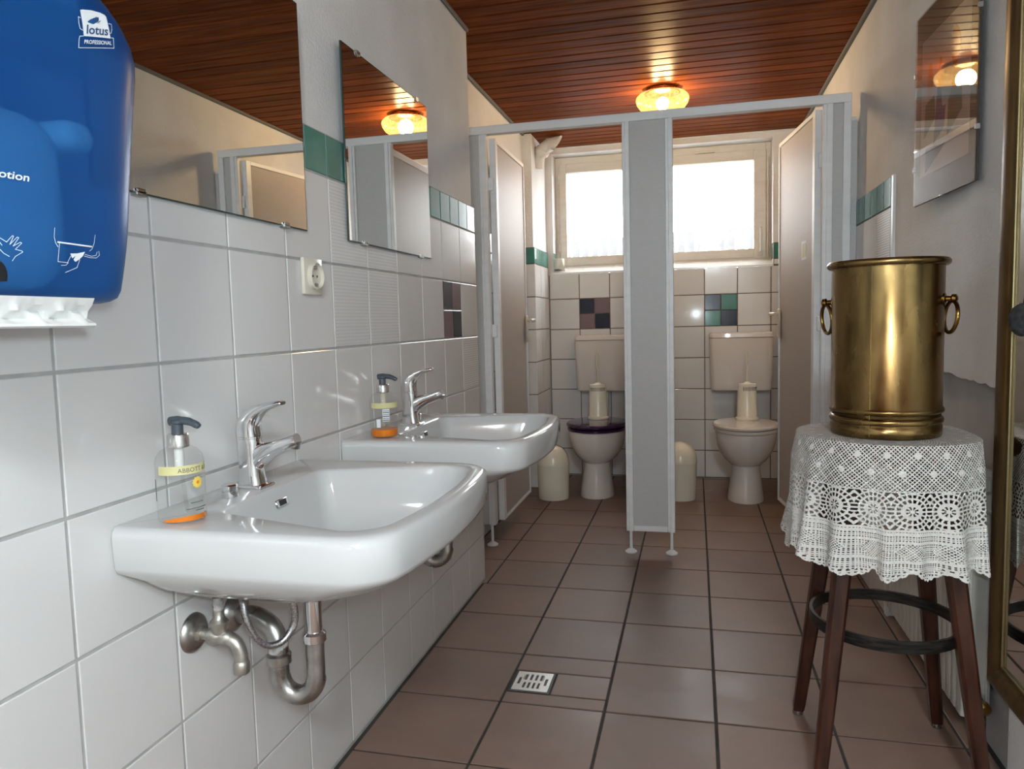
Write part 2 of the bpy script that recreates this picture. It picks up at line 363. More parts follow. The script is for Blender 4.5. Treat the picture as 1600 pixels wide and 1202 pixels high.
wc = struct('wall_chase', MB().box(XL2 - 0.01, XCH - 0.010, YCH + 0.010, YB + 0.05, -0.02, ZC + 0.05), 'plaster', 'boxed-in pipe chase in the far left corner', False)
MB().box(XL2, XCH - 0.0035, YCH + 0.0035, YB, 0, ZA + 2.5 * TP).build('grout_bed', 'grout_brown', wc, False)
for r in range(-5, 3):
    z0 = 0.004 if r == -5 else ZA + TP * r; z1 = ZA + TP * (r + 1) if r < 2 else z0 + TP / 2
    mname = 'green' if r == 2 else ('tile_pat' if r == 0 else 'tile'); nm = 'border_tile' if r == 2 else 'tile'
    wdt = XCH - XL2
    put_tile(wc, nm, ((XL2 + XCH) / 2, YCH, (z0 + z1) / 2), wdt, z1 - z0, mname, rot=(0, 0, -PI / 2))
    ys = [YCH, YCH + 0.18, YCH + 0.31, YB - 0.008] if r < 2 else [YCH, YCH + 0.09, YCH + 0.2, YCH + 0.31, YB - 0.008]
    for a, b in zip(ys[:-1], ys[1:]): put_tile(wc, nm, (XCH, (a + b) / 2, (z0 + z1) / 2), b - a, z1 - z0, mname)
# ------------------------------------------------------------------ back wall with window opening
WX0, WX1, WZ0, WZ1 = -0.075, 1.305, 1.352, 2.125; YG = 5.0
mb = MB()
yb0, yb1 = YB + 0.006, YB + 0.34
mb.box(-0.32, 1.75, yb0, yb1, -0.05, WZ0 - 0.01); mb.box(-0.32, 1.75, yb0, yb1, WZ1, ZC + 0.1)
mb.box(-0.32, WX0, yb0, yb1, WZ0 - 0.01, WZ1); mb.box(WX1, 1.75, yb0, yb1, WZ0 - 0.01, WZ1)
wb = struct('wall_back', mb, 'plaster', 'back wall tiled below the window', False)
MB().box(XCH, XR + 0.01, YB + 0.0035, YB + 0.008, 0, WZ0 - 0.012).build('grout_bed', 'grout_brown', wb, False)
BX, BZ = 0.8942, 1.1801
for k in range(-5, 3):
    x0 = max(BX + TP * k, XCH); x1 = min(BX + TP * (k + 1), XR - 0.01)
    for r in range(-1, 6):
        z1 = BZ - TP * r; z0 = max(z1 - TP, 0.004)
        if r == -1: z1 = WZ0 - 0.006; z0 = BZ
        if k in (-4, 0) and r == 0:
            for a in (0, 1):
                for b in (0, 1):
                    other = 'mauve' if k == -4 else 'green'
                    put_tile(wb, 'mosaic_tile', (x0 + 0.05 + 0.1 * a, YB, z0 + 0.05 + 0.1 * b), 0.1, 0.1, 'navy' if (a + b) == 1 else other, rot=(0, 0, -PI / 2))
            continue
        pt = (k == -1 and r in (-1, 0, 1)) or (k == -5 and r == 0) or (k == 0 and r == 1)
        put_tile(wb, 'tile', ((x0 + x1) / 2, YB, (z0 + z1) / 2), x1 - x0, z1 - z0, 'tile_pat' if pt else 'tile', rot=(0, 0, -PI / 2))
for (x0, x1) in ((WX1 + 0.004, XR - 0.01),):
    MB().box(x0, x1, YB + 0.0035, YB + 0.008, WZ0 - 0.02, ZA + 2.5 * TP).build('grout_bed', 'grout_brown', wb, False)
    put_tile(wb, 'border_tile', ((x0 + x1) / 2, YB, ZA + 2.25 * TP), x1 - x0, TP / 2, 'green', rot=(0, 0, -PI / 2))
    put_tile(wb, 'tile', ((x0 + x1) / 2, YB, (WZ0 + ZA + 2 * TP) / 2), x1 - x0, ZA + 2 * TP - WZ0, 'tile', rot=(0, 0, -PI / 2))
# green tiles on the reveal sides of the window
for (xx, sg) in ((WX1 - 0.002, PI), (WX0 + 0.002, 0)):
    put_tile(wb, 'border_tile', (xx, YB + 0.055, ZA + 2.25 * TP), 0.10, TP / 2, 'green', rot=(0, 0, sg))
# sloping sill tiles
sl = math.atan2(0.05, 0.118)
ns = 7
for k in range(ns):
    xa = WX0 + (WX1 - WX0) * k / ns; xb = WX0 + (WX1 - WX0) * (k + 1) / ns
    mb = MB(); p = [(YB - 0.006, WZ0 - 0.008), (YB - 0.006, WZ0 + 0.003), (YG + 0.005, WZ0 + 0.051), (YG + 0.005, WZ0 + 0.03), (YB + 0.012, WZ0 - 0.008)]
    mb.prism([Vector((xa + 0.0003, y, z)) for y, z in p], (xb - xa - 0.0006, 0, 0)); mb.build('sill_tile', 'sill', wb, True, 30)
# ------------------------------------------------------------------ right wall
wr = struct('wall_right', MB().box(XR + 0.004, 1.8, YF - 0.1, YB + 0.1, 0.885, ZC + 0.1), 'plaster', 'white textured plaster right wall', False)
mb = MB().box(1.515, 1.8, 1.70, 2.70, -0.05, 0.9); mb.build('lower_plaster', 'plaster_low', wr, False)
mb = MB().box(XR + 0.004, 1.8, 2.70, YB + 0.1, -0.05, 0.9); mb.box(XR + 0.004, 1.8, YF - 0.1, 1.70, -0.05, 0.9); mb.build('lower_wall', 'plaster', wr, False)
# ragged broken plaster lip above the recess
mb = MB(); pts = []
n = 40; rr = random.Random(3)
lo = [0.872 + rr.uniform(-0.004, 0.004) + (0.006 if 14 < i < 20 else 0) for i in range(n + 1)]
for i in range(n):
    ya = 1.70 + i / n; yb = 1.70 + (i + 1) / n
    mb.add([(XR + 0.002, ya, lo[i]), (XR + 0.002, yb, lo[i + 1]), (XR + 0.002, yb, 0.90), (XR + 0.002, ya, 0.90), (1.52, ya, lo[i] + 0.006), (1.52, yb, lo[i + 1] + 0.006)],
           [(0, 1, 2, 3), (1, 0, 4, 5)])
mb.build('plaster_lip', 'plaster', wr, False)
YT = 2.722
MB().box(XR - 0.0005, XR + 0.006, YT - 0.03, YB, 0, ZA + 2.5 * TP).build('grout_bed', 'grout_brown', wr, False)
MB().box(XR - 0.004, XR + 0.006, YT - 0.032, YT - 0.004, 0, ZA + 2.5 * TP, 0.002).build('edge_trim', 'white_pl', wr)
c = 0; y = YT
while y < YB - 0.02:
    y1 = min(y + TP, YB - 0.008)
    if c == 0: y1 = 2.917
    for r in range(-5, 2):
        z0 = 0.004 if r == -5 else ZA + TP * r; z1 = ZA + TP * (r + 1)
        put_tile(wr, 'tile', (XR - 0.004, (y + y1) / 2, (z0 + z1) / 2), y1 - y, z1 - z0, 'tile_pat' if (c == 0 and r in (1, 0)) else 'tile', rot=(0, 0, PI))
    for h in (0, 1):
        ya = y + (y1 - y) * h / 2; ybb = y + (y1 - y) * (h + 1) / 2
        put_tile(wr, 'border_tile', (XR - 0.004, (ya + ybb) / 2, ZA + 2.25 * TP), ybb - ya, TP / 2, 'green', rot=(0, 0, PI))
    y = y1; c += 1
# ------------------------------------------------------------------ wall behind the camera, ceiling
wf = struct('wall_front', MB().box(-0.3, 1.8, YF - 0.2, YF, -0.05, ZC + 0.1), 'frontwall', 'plain wall behind the viewer', False)
ce = struct('ceiling', MB().box(-0.32, 1.8, YF - 0.1, YB + 0.1, ZC + 0.012, ZC + 0.12), 'gap', 'stained tongue-and-groove board ceiling', False)
BP = 0.083; me_b = None
def board_mesh():
    x0, x1 = -0.16, 1.50; L_ = x1 - x0; prof = [(-BP / 2 + 0.0025, 0.0125), (-BP / 2 + 0.0025, 0.005), (-BP / 2 + 0.008, 0.0), (BP / 2 - 0.006, 0.0), (BP / 2 - 0.0005, 0.005), (BP / 2 - 0.0005, 0.0125)]
    mbb = MB(); mbb.prism([Vector((-L_ / 2, a, b)) for a, b in prof], (L_, 0, 0)); return mbb
yb = 2.895 - BP * 68
me_b = None
while yb < YB:
    if yb > YF - 0.1:
        if me_b is None:
            o = board_mesh().build('board', 'wood_ceil', ce, False, rel=False); me_b = o.data
        else: o = link('board', me_b, None, ce, False)
        o.location = (0.655 if yb < YE - 0.05 else 0.655, yb + BP / 2, ZC)
        if yb > YE - 0.02: o.scale = (1.02, 1, 1)
    yb += BP
struct('trim_1', MB().box(-0.016, -0.004, YF, YE, ZC - 0.012, ZC + 0.004, 0.004), 'cord', 'grey seal along the left ceiling edge')
struct('trim_2', MB().box(XL2 - 0.003, XL2 + 0.014, YE, YCH, ZC - 0.012, ZC + 0.004, 0.004), 'cord', 'grey seal along the ceiling edge of the left recess')
struct('trim_3', MB().box(XR - 0.014, XR + 0.005, YF, YB, ZC - 0.012, ZC + 0.004, 0.004), 'cord', 'grey seal along the right ceiling edge')
struct('trim_4', MB().box(XCH, XR, YB - 0.008, YB + 0.006, ZC - 0.008, ZC + 0.004, 0.003), 'plaster', 'thin plaster line along the ceiling edge at the back')
# ------------------------------------------------------------------ window
win = bpy.data.objects.new('window_1', None); COL.objects.link(win); win.location = ((WX0 + WX1) / 2, YG + 0.04, WZ0); win['kind'] = 'structure'
win['label'] = 'wide old white framed window above the toilets'
def ring(mb, x0, x1, z0, z1, wl_, wr_, wb_, wt_, y0, y1, bev=0.003):
    mb.box(x0, x0 + wl_, y0, y1, z0, z1, bev); mb.box(x1 - wr_, x1, y0, y1, z0, z1, bev)
    mb.box(x0 + wl_ - 0.002, x1 - wr_ + 0.002, y0 + 0.0005, y1, z0, z0 + wb_, bev); mb.box(x0 + wl_ - 0.002, x1 - wr_ + 0.002, y0 + 0.0005, y1, z1 - wt_, z1, bev)
mb = MB(); ring(mb, WX0, WX1, WZ0 + 0.035, WZ1, 0.04, 0.035, 0.025, 0.05, YG + 0.012, YG + 0.08); mb.build('outer_frame', 'frame_w', win)
SX0, SX1, SZ0, SZ1 = WX0 + 0.028, WX1 - 0.03, WZ0 + 0.055, WZ1 - 0.045
mb = MB(); ring(mb, SX0, SX1, SZ0, SZ1, 0.048, 0.075, 0.058, 0.06, YG, YG + 0.055); mb.build('sash', 'frame_w', win)
MB().box(SX0 + 0.045, SX1 - 0.073, YG + 0.03, YG + 0.034, SZ0 + 0.055, SZ1 - 0.057).build('pane', 'pane', win, False)
mb = MB(); mb.box(SX1 - 0.05, SX1 - 0.02, YG - 0.012, YG, SZ0 + 0.01, SZ0 + 0.045, 0.004)
hd = mb.build('handle_plate', 'frame_w', win)
mb = MB(); mb.box(SX1 - 0.041, SX1 - 0.029, YG - 0.024, YG - 0.014, SZ0 + 0.02, SZ0 + 0.19, 0.003); mb.lathe([(0.012, 0), (0.012, 0.014)], 16, Matrix.Translation((SX1 - 0.035, YG - 0.010, SZ0 + 0.028)) @ Matrix.Rotation(PI / 2, 4, 'X')); mb.build('handle_lever', 'frame_w', hd)
MB().tube([(SX1 + 0.008, YG - 0.004, SZ0 + 0.01), (SX1 + 0.008, YG - 0.004, SZ1 - 0.05)], 0.006, 8).build('locking_rod', 'frame_w', win)
for zz in (SZ0 + 0.12, SZ1 - 0.1): MB().lathe([(0.007, -0.03), (0.007, 0.03)], 12, Matrix.Translation((SX0 - 0.004, YG - 0.003, zz))).build('hinge', 'frame_w', win)
MB().tube([(0.75, YG - 0.003, SZ0 - 0.006), (1.22, YG - 0.003, SZ0 - 0.004)], 0.004, 8).build('fanlight_rod', 'frame_w', win)
MB().box(0.84, 0.96, YG - 0.004, YG + 0.012, SZ1 + 0.002, SZ1 + 0.014, 0.003).build('top_strip', 'frame_w', win)
# outside: pale corrugated fence and ground
gd = struct('ground_outside', MB().box(-8, 10, 5.3, 24, 0.75, 0.8), 'ground', 'ground outside the window')
fe = thing('corrugated_fence', 'pale corrugated fence faintly seen through the bright window', 'fence', (0.6, 8.0, 0.8))
me_s = None
for k in range(60):
    x = -2.4 + k * 0.1
    if me_s is None:
        o = MB().box(-0.036, 0.036, -0.012, 0.012, 0.0, 1.12, 0.006).build('slat', 'fence', fe, True, rel=False); me_s = o.data
    else: o = link('slat', me_s, None, fe, False)
    o.location = (x - 0.6, 0, 0.003 * (k - 30))
MB().box(-2.5, 3.6, 8.013, 8.05, 1.25, 1.32).build('fence_rail', 'fence', fe, False)
# ================================================================== cubicle partition and doors
YP = 3.25
pt = thing('cubicle_partition', 'grey toilet cubicle front with aluminium profiles, wide centre post and top rail', 'partition', (0.64, YP, 0))
MB().box(-0.16, 1.44, YP - 0.004, YP + 0.034, 1.872, 1.908, 0.002).build('top_rail', 'alu', pt)
ZP0, ZP1 = 0.10, 1.873
def prof(x0, x1, name='profile'):     # aluminium upright with a groove
    mb = MB(); mb.box(x0, x1, YP, YP + 0.032, ZP0, ZP1, 0.002)
    xm = x0 + (x1 - x0) * 0.38
    mb.box(xm, x1 - 0.0005, YP - 0.004, YP + 0.002, ZP0, ZP1, 0.0015); return mb.build(name, 'alu', pt)
def foot(x):
    f = MB().lathe([(0.007, 0.012), (0.007, ZP0 + 0.005)], 12, Matrix.Translation((x, YP + 0.016, 0))).build('foot', 'alu', pt)
    MB().lathe([(0.026, 0.0005), (0.026, 0.006), (0.012, 0.016), (0.008, 0.018)], 20, Matrix.Translation((x, YP + 0.016, 0))).build('foot_disc', 'alu', f)
# left post
MB().box(-0.16, -0.098, YP + 0.008, YP + 0.026, ZP0, ZP1).build('panel', 'lam', pt, False); prof(-0.10, -0.066)
MB().box(-0.158, -0.145, YP, YP + 0.032, ZP0, ZP1, 0.002).build('wall_profile', 'alu', pt); foot(-0.09)
# centre post
prof(0.534, 0.566); MB().box(0.562, 0.718, YP + 0.006, YP + 0.026, ZP0, ZP1).build('panel', 'lam', pt, False)
o = prof(0.714, 0.746); MB().box(0.566, 0.714, YP + 0.001, YP + 0.030, ZP0, ZP0 + 0.025, 0.002).build('bottom_profile', 'alu', pt); foot(0.552); foot(0.730)
# right post
prof(1.334, 1.372); MB().box(1.370, 1.412, YP + 0.008, YP + 0.026, ZP0, ZP1).build('panel', 'lam', pt, False)
MB().box(1.440, XR - .005, YP + .006, YP + .024, ZP0, 1.80).build('filler_strip', 'lam', pt, False)
MB().box(1.410, 1.440, YP - 0.002, YP + 0.032, ZP0, 1.908, 0.002).build('wall_profile', 'alu', pt)
for zz in (1.80, 0.9, 0.25): MB().box(1.438, XR - 0.006, YP + 0.006, YP + 0.026, zz, zz + 0.016, 0.003).build('wall_bracket', 'white_pl', pt)
foot(1.355)
# divider between the two cubicles
MB().box(0.628, 0.652, YP + 0.030, YB - 0.004, ZP0, ZP1).build('divider_panel', 'lam_door', pt, False)
MB().box(0.622, 0.658, YP + 0.030, YB - 0.004, ZP1 - 0.002, 1.905, 0.002).build('divider_rail', 'alu', pt)
def door(name, hx, hy, ang, width, side, label, sticker=False):
    # door leaf built along local +Y from the hinge; inner face = +X*side
    root = bpy.data.objects.new(name, None); COL.objects.link(root); root.location = (hx, hy, 0); root.rotation_euler = (0, 0, ang); root['kind'] = 'structure'; root['label'] = label
    z0, z1 = 0.115, 1.862; th = 0.030; e = 0.022
    def b(nm, m, x0, x1, y0, y1, za, zb, par=root, bev=0.002):
        mb = MB(); mb.box(x0, x1, y0, y1, za, zb, bev); return mb.build(nm, m, par, rel=(par is not root))
    b('panel', 'lam_door', -0.010, 0.010, e - 0.002, width - e + 0.002, z0 + e - 0.002, z1 - e + 0.002, bev=0)
    b('edge_profile', 'alu', -0.015, 0.015, 0, e + 0.012, z0, z1); b('edge_profile', 'alu', -0.015, 0.015, width - e * 0.45, width, z0, z1)
    b('edge_profile', 'alu', -0.015, 0.015, e + 0.010, width - e * 0.4, z0, z0 + e * 0.6); b('edge_profile', 'alu', -0.015, 0.015, e + 0.010, width - e * 0.4, z1 - e * 0.9, z1)
    for zz in (1.66, 1.0, 0.35):
        h = b('hinge', 'alu', -0.022 * side if side > 0 else -0.004, 0.004 if side > 0 else 0.022, -0.014, 0.012, zz - 0.03, zz + 0.03, bev=0.003)
    # handle on both faces near the free edge
    for s in (1, -1):
        mb = MB(); mb.box(min(s * 0.0155, s * 0.024), max(s * 0.0155, s * 0.024), width - 0.052, width - 0.018, 0.93, 1.07, 0.004)
        pl = mb.build('handle_plate', 'beige', root, rel=False)
        mb = MB(); mb.tube(catmull([(s * 0.022, width - 0.035, 1.045), (s * 0.052, width - 0.035, 1.045), (s * 0.062, width - 0.05, 1.045), (s * 0.062, width - 0.135, 1.043)], 5), 0.009, 10)
        mb.build('lever', 'beige', pl, rel=False)
    if sticker:
        st = b('sticker', 'stick', -0.0112, -0.0103, 0.13, 0.19, 1.285, 1.345, bev=0)
        b('sticker_rim', 'print', -0.0108, -0.0102, 0.12, 0.20, 1.275, 1.355, bev=0)
    bpy.context.view_layer.update(); return root
door('door_1', -0.048, 3.290, 0.0, 0.575, 1, 'left grey cubicle door standing open inward')
door('door_2', 1.325, 3.290, 0.135, 0.585, -1, 'right grey cubicle door standing open inward, with small square sticker', True)

# ================================================================== toilets
def toilet(cx, seat, label):
    t = thing('toilet', label, 'toilet', (cx, 4.36, 0), 'toilets in the cubicles')
    def ell(cy, rx, ry, z, n=40, yb=None):
        out = []
        for i in range(n):
            a = 2 * PI * i / n; y = cy + ry * math.sin(a); x = cx + rx * math.cos(a)
            if yb and y > yb: y = yb
            out.append(Vector((x, y, z)))
        return out
    mb = MB()
    L_ = [(4.335, .100, .130, .001), (4.335, .101, .131, .012), (4.335, .094, .122, .06), (4.34, .084, .112, .13), (4.345, .077, .105, .185), (4.35, .081, .112, .203), (4.357, .096, .132, .214), (4.362, .119, .158, .234), (4.365, .141, .182, .266), (4.365, .157, .199, .305), (4.365, .166, .209, .345), (4.365, .169, .213, .38), (4.365, .165, .209, .389)]
    mb.loft([ell(*a) for a in L_]); mb.build('bowl', 'ceramic_b', t)
    MB().tube(catmull([(cx, 4.46, .14), (cx, 4.6, .16), (cx, 4.72, .18), (cx, YB - 0.002, .18)], 4), [.06] * 4 + [.055] * 4 + [.05] * 5, 16).build('outlet', 'ceramic_b', t)
    MB().box(cx - .12, cx + .12, 4.50, 4.585, .33, .39, .02, 3).build('hinge_deck', 'ceramic_b', t)
    mb = MB(); mb.loft([ell(4.365, .166, .212, .390), ell(4.365, .175, .221, .395), ell(4.365, .176, .222, .406), ell(4.365, .171, .217, .411)]); mb.build('seat_ring', seat, t)
    mb = MB(); mb.loft([ell(4.365, .171, .217, .4125), ell(4.365, .180, .226, .418), ell(4.365, .181, .227, .428), ell(4.365, .173, .218, .437), ell(4.365, .12, .15, .4405), ell(4.365, .03, .04, .441)]); mb.build('lid', seat, t)
    # cistern
    mb = MB(); secs = []
    for z, wx, y0 in ((.575, .165, 4.775), (.582, .178, 4.762), (.60, .183, 4.757), (.90, .190, 4.748), (.905, .190, 4.748)):
        secs.append([Vector((p.x, p.y, z)) for p in rpoly([Vector((cx - wx, y0, 0)), Vector((cx + wx, y0, 0)), Vector((cx + wx, YB - .003, 0)), Vector((cx - wx, YB - .003, 0))], [.03, .03, .004, .004], 6, 2)])
    mb.loft(secs); cs = mb.build('cistern', 'ceramic_b', t)
    mb = MB(); secs = []
    for z, wx, y0 in ((.907, .189, 4.749), (.909, .192, 4.745), (.932, .190, 4.747), (.940, .182, 4.756)):
        secs.append([Vector((p.x, p.y, z)) for p in rpoly([Vector((cx - wx, y0, 0)), Vector((cx + wx, y0, 0)), Vector((cx + wx, YB - .003, 0)), Vector((cx - wx, YB - .003, 0))], [.03, .03, .004, .004], 6, 2)])
    mb.loft(secs); mb.build('cistern_lid', 'ceramic_b', cs)
    MB().tube([(cx, 4.83, .58), (cx, 4.83, .45)] + [Vector((cx, 4.83 - .07 * math.sin(a), .38 + .07 * math.cos(a) - 0)) for a in (0.3, .7, 1.1, 1.5)] + [(cx, 4.57, .38)], .022, 14).build('flush_pipe', 'white_pl', t)
    return t
toilet(.265, 'purple', 'beige toilet with glossy dark purple seat and lid in the left cubicle')
toilet(1.110, 'seat_b', 'beige toilet with matching beige seat and lid in the right cubicle')
def brush(cx, cy, label, rz):
    b = thing('toilet_brush', label, 'toilet brush', (cx, cy, .4412), 'toilet brushes on the closed lids', rz)
    mb = MB(); mb.lathe([(.056, 0), (.066, .001), (.066, .012), (.060, .016), (.058, .02), (.052, .17), (.050, .2), (.047, .203)], 32); mb.build('holder', 'cream', b, rel=False)
    mb = MB()
    for k in range(13):
        a = -PI / 2 + (k - 6) * 0.16; r = .0515
        mb.box(-.0016, .0016, -.001, .001, .170, .192, 0, 1, Matrix.Rotation(a + PI / 2, 4, 'Z') @ Matrix.Translation((0, -r + .0004, 0)))
    mb.build('vent_slots', 'ink', b, False, rel=False)
    mb = MB(); mb.lathe([(.049, .203), (.048, .208), (.02, .211), (.01, .22)], 28); mb.build('lid', 'cream', b, rel=False)
    mb = MB(); mb.tube([(0, 0, .215), (0, 0, .30)], [.006, .0045], 10); pth = [(0.009 * math.sin(q) * 1.0, 0, .30 + .05 - .05 * math.cos(q)) for q in np.linspace(0, 2 * PI, 25)[:-1]]
    mb.tube(pth, .0042, 8, closed=True); mb.tube([(0, 0, .395), (0, 0, .408)], [.004, .002], 8); mb.build('handle', 'ivory', b, rel=False)
    return b
brush(.262, 4.455, 'cream toilet brush holder standing on the purple lid', 0.1)
brush(1.125, 4.455, 'cream toilet brush holder standing on the beige lid', 0.5)
def bin_(cx, cy, label, rz, h=1.0):
    b = thing('waste_bin', label, 'bin', (cx, cy, 0), 'cream cubicle bins', rz)
    mb = MB(); mb.lathe([(.078, 0.0005), (.088, .002), (.090, .008), (.093, .195 * h), (.094, .2 * h)], 36, cap1=False); mb.build('bin_body', 'cream', b, rel=False)
    dome = MB(); pr = [(.0945, .1995 * h), (.0955, .203 * h), (.094, .215 * h)] + [(.093 * math.cos(a), .215 * h + .10 * h * math.sin(a)) for a in np.linspace(0.12, 1.5, 9)]
    dome.lathe(pr, 36, cap0=False); dome.build('lid', 'cream', b, rel=False)
    fl = MB(); K = 9; loops = []
    for i in range(K):
        a = -0.62 + 1.24 * i / (K - 1); lp = []
        for j in range(8):
            q = .2 + 1.05 * j / 7; lp.append(Vector((.0955 * math.cos(q) * math.cos(a), .0955 * math.cos(q) * math.sin(a), .215 * h + .103 * h * math.sin(q))))
        loops.append(lp)
    vs = [p for l in loops for p in l]; fs = [(i * 8 + j, i * 8 + j + 1, (i + 1) * 8 + j + 1, (i + 1) * 8 + j) for i in range(K - 1) for j in range(7)]
    fl.add(vs, fs); fl.build('swing_flap', 'cream', b, rel=False); return b
bin_(.024, 4.215, 'cream swing-lid bin beside the purple-seated toilet', 1.0)
bin_(.748, 4.30, 'cream swing-lid bin half hidden behind the centre post', 0.2, 1.05)
# paper roll on the sill, duct elbow in the corner
pr = thing('paper_roll', 'loose toilet paper roll on the window sill corner', 'paper roll', (-.045, YB + .03, WZ0 + .02))
mb = MB(); mb.lathe([(.02, 0), (.036, .001), (.037, .07), (.02, .071)], 24, Matrix.Translation((-.045, YB + .032, WZ0 + .028))); mb.build('roll', 'paper', pr)
mb = MB(); mb.add([(-.02, YB - .004, WZ0 + .09), (.004, YB + .004, WZ0 + .012), (-.045, YB - .006, WZ0 + .03), (-.06, YB - .002, WZ0 + .088), (-.03, YB + .01, WZ0 + .098)], [(0, 1, 2), (0, 2, 3), (0, 3, 4)])
mb.build('loose_sheet', 'paper', pr, False)
du = thing('duct_elbow', 'white plastic duct elbow under the ceiling in the far left corner', 'duct', (-.07, 4.58, 2.0))
mb = MB(); pth = catmull([(-.105, 4.62, 1.985), (-.10, 4.61, 2.04), (-.075, 4.585, 2.085), (-.02, 4.565, 2.115)], 6)
mb.tube(pth, [.030 + .012 * i / (len(pth) - 1) for i in range(len(pth))], 22, caps=False); mb.build('elbow', 'paintwhite', du)
MB().tube([(-.083, 4.592, 2.072), (-.066, 4.580, 2.092)], .0455, 22).build('joint_ring', 'paintwhite', du)
mb = MB(); n = 22; l0 = []; l1 = []
for k in range(n):
    a = 2 * PI * k / n; cy, cz = math.cos(a), math.sin(a)
    l0.append(Vector((-.03, 4.568 + .044 * cy, 2.110 + .044 * cz))); l1.append(Vector((.02 + .035 * cz, 4.553 + .046 * cy, 2.116 + .042 * cz)))
mb.loft([l0, l1], False, False); mb.build('cut_end', 'paintwhite', du)

# ================================================================== ceiling lamp
LX, LY = .683, 3.83
la = thing('ceiling_lamp', 'round pressed-glass ceiling lamp glowing warm yellow above the cubicles', 'lamp', (LX, LY, ZC))
MB().lathe([(.075, ZC - .0005), (.080, ZC - .004), (.080, ZC - .022), (.06, ZC - .024)], 40, Matrix.Translation((LX, LY, 0))).build('base_ring', 'brass_dk', la)
mb = MB(); n = 96; loops = []
for r, z in [(.088, -.020), (.110, -.026), (.124, -.040), (.127, -.052), (.122, -.070), (.108, -.090), (.085, -.106), (.05, -.117), (.015, -.120)]:
    loops.append([Vector((LX + (r + (.0028 if i % 2 else -.0008) * min(1, r / .08)) * math.cos(2 * PI * i / n), LY + (r + (.0028 if i % 2 else -.0008) * min(1, r / .08)) * math.sin(2 * PI * i / n), ZC + z)) for i in range(n)])
mb.loft(loops, False, True); mb.build('glass_shade', 'lamp', la, True, 20)
MB().lathe([(.004, -.034), (.018, -.029), (.029, -.016), (.033, 0), (.029, .014), (.020, .023), (.008, .029)], 24, Matrix.Translation((LX, LY, ZC - .068))).build('bulb', 'bulb', la)
lp = bpy.data.lights.new('lamp_bulb', 'POINT'); lp.energy = 25.0; lp.color = (1.0, 0.80, 0.54); lp.shadow_soft_size = 0.04
lo_ = bpy.data.objects.new('lamp_bulb', lp); COL.objects.link(lo_); lo_.parent = la; lo_.location = (0, 0, -0.068)

# added fill lamp, unseen behind the viewer, gives even front light
L2X, L2Y = 1.05, -1.0
la2 = thing('ceiling_lamp', 'added white round fill lamp, unseen on the ceiling behind the viewer', 'lamp', (L2X, L2Y, ZC))
MB().lathe([(.11, ZC - .0005), (.115, ZC - .004), (.115, ZC - .022), (.09, ZC - .024)], 40, Matrix.Translation((L2X, L2Y, 0))).build('base_ring', 'white_pl', la2)
MB().lathe([(.13, ZC - .022), (.155, ZC - .035), (.165, ZC - .06), (.15, ZC - .09), (.10, ZC - .112), (.02, ZC - .12)], 48, Matrix.Translation((L2X, L2Y, 0)), False, True).build('glass_shade', 'fill_lamp', la2)
l2 = bpy.data.lights.new('lamp_bulb', 'POINT'); l2.energy = 42.0; l2.specular_factor = 0.4; l2.color = (0.83, 0.95, 1.0); l2.shadow_soft_size = 0.15  # added fill light hung below the shade, highlights weakened
l2o = bpy.data.objects.new('lamp_bulb', l2); COL.objects.link(l2o); l2o.parent = la2; l2o.location = (0, 0, -0.2)
# ================================================================== mirrors over the basins
def wall_mirror(y0, y1, z0, z1, label):
    t = thing('wall_mirror', label, 'mirror', (0, (y0 + y1) / 2, z0), 'frameless mirrors above the basins')
    MB().box(.003, .0072, y0, y1, z0, z1).build('glass_edge', 'mirror_edge', t, False)
    mb = MB(); e = .0025; mb.add([(.0076, y0 + e, z0 + e), (.0076, y1 - e, z0 + e), (.0076, y1 - e, z1 - e), (.0076, y0 + e, z1 - e)], [(0, 1, 2, 3)]); mb.build('mirror_face', 'mirror', t, False)
    for yy in (y0 + .09, y1 - .09):
        for zz, s in ((z0, -1), (z1, 1)):
            mb = MB(); mb.box(-.003, .012, yy - .011, yy + .011, zz - .004, zz + .004, .001); mb.box(.0085, .012, yy - .009, yy + .009, min(zz, zz - s * .008), max(zz, zz - s * .008), .001); mb.build('clip', 'dull', t)
wall_mirror(.897, 1.496, 1.250, 1.732, 'frameless wall mirror nearest the blue dispenser, above the near basin')
wall_mirror(1.699, 2.288, 1.249, 1.727, 'frameless wall mirror above the far basin, reflecting the lamp')
# ================================================================== socket
so = thing('wall_socket', 'cream wall socket between the two mirrors', 'socket', (0, 1.508, 1.152))
yc, zc = 1.508, 1.152
mb = MB(); mb.box(.0005, .011, yc - .041, yc + .041, zc - .041, zc + .041, .004, 2); pl = mb.build('cover_plate', 'ivory', so)
mb = MB(); mb.lathe([(.030, .0), (.030, .010), (.0275, .012), (.0265, .004), (.001, .0035)], 32, Matrix.Translation((.0095, yc, zc)) @ Matrix.Rotation(PI / 2, 4, 'Y'), cap0=False); mb.build('socket_well', 'ivory', so)
for dz in (-.019, .019): MB().box(.0125, .019, yc - .004, yc + .004, zc + dz - .0035, zc + dz + .0035, .001).build('earth_clip', 'dull', so)
for dy in (-.0095, .0095): MB().lathe([(.0028, 0), (.0028, .0005)], 10, Matrix.Translation((.0135, yc + dy, zc)) @ Matrix.Rotation(PI / 2, 4, 'Y')).build('pin_hole', 'black', so)

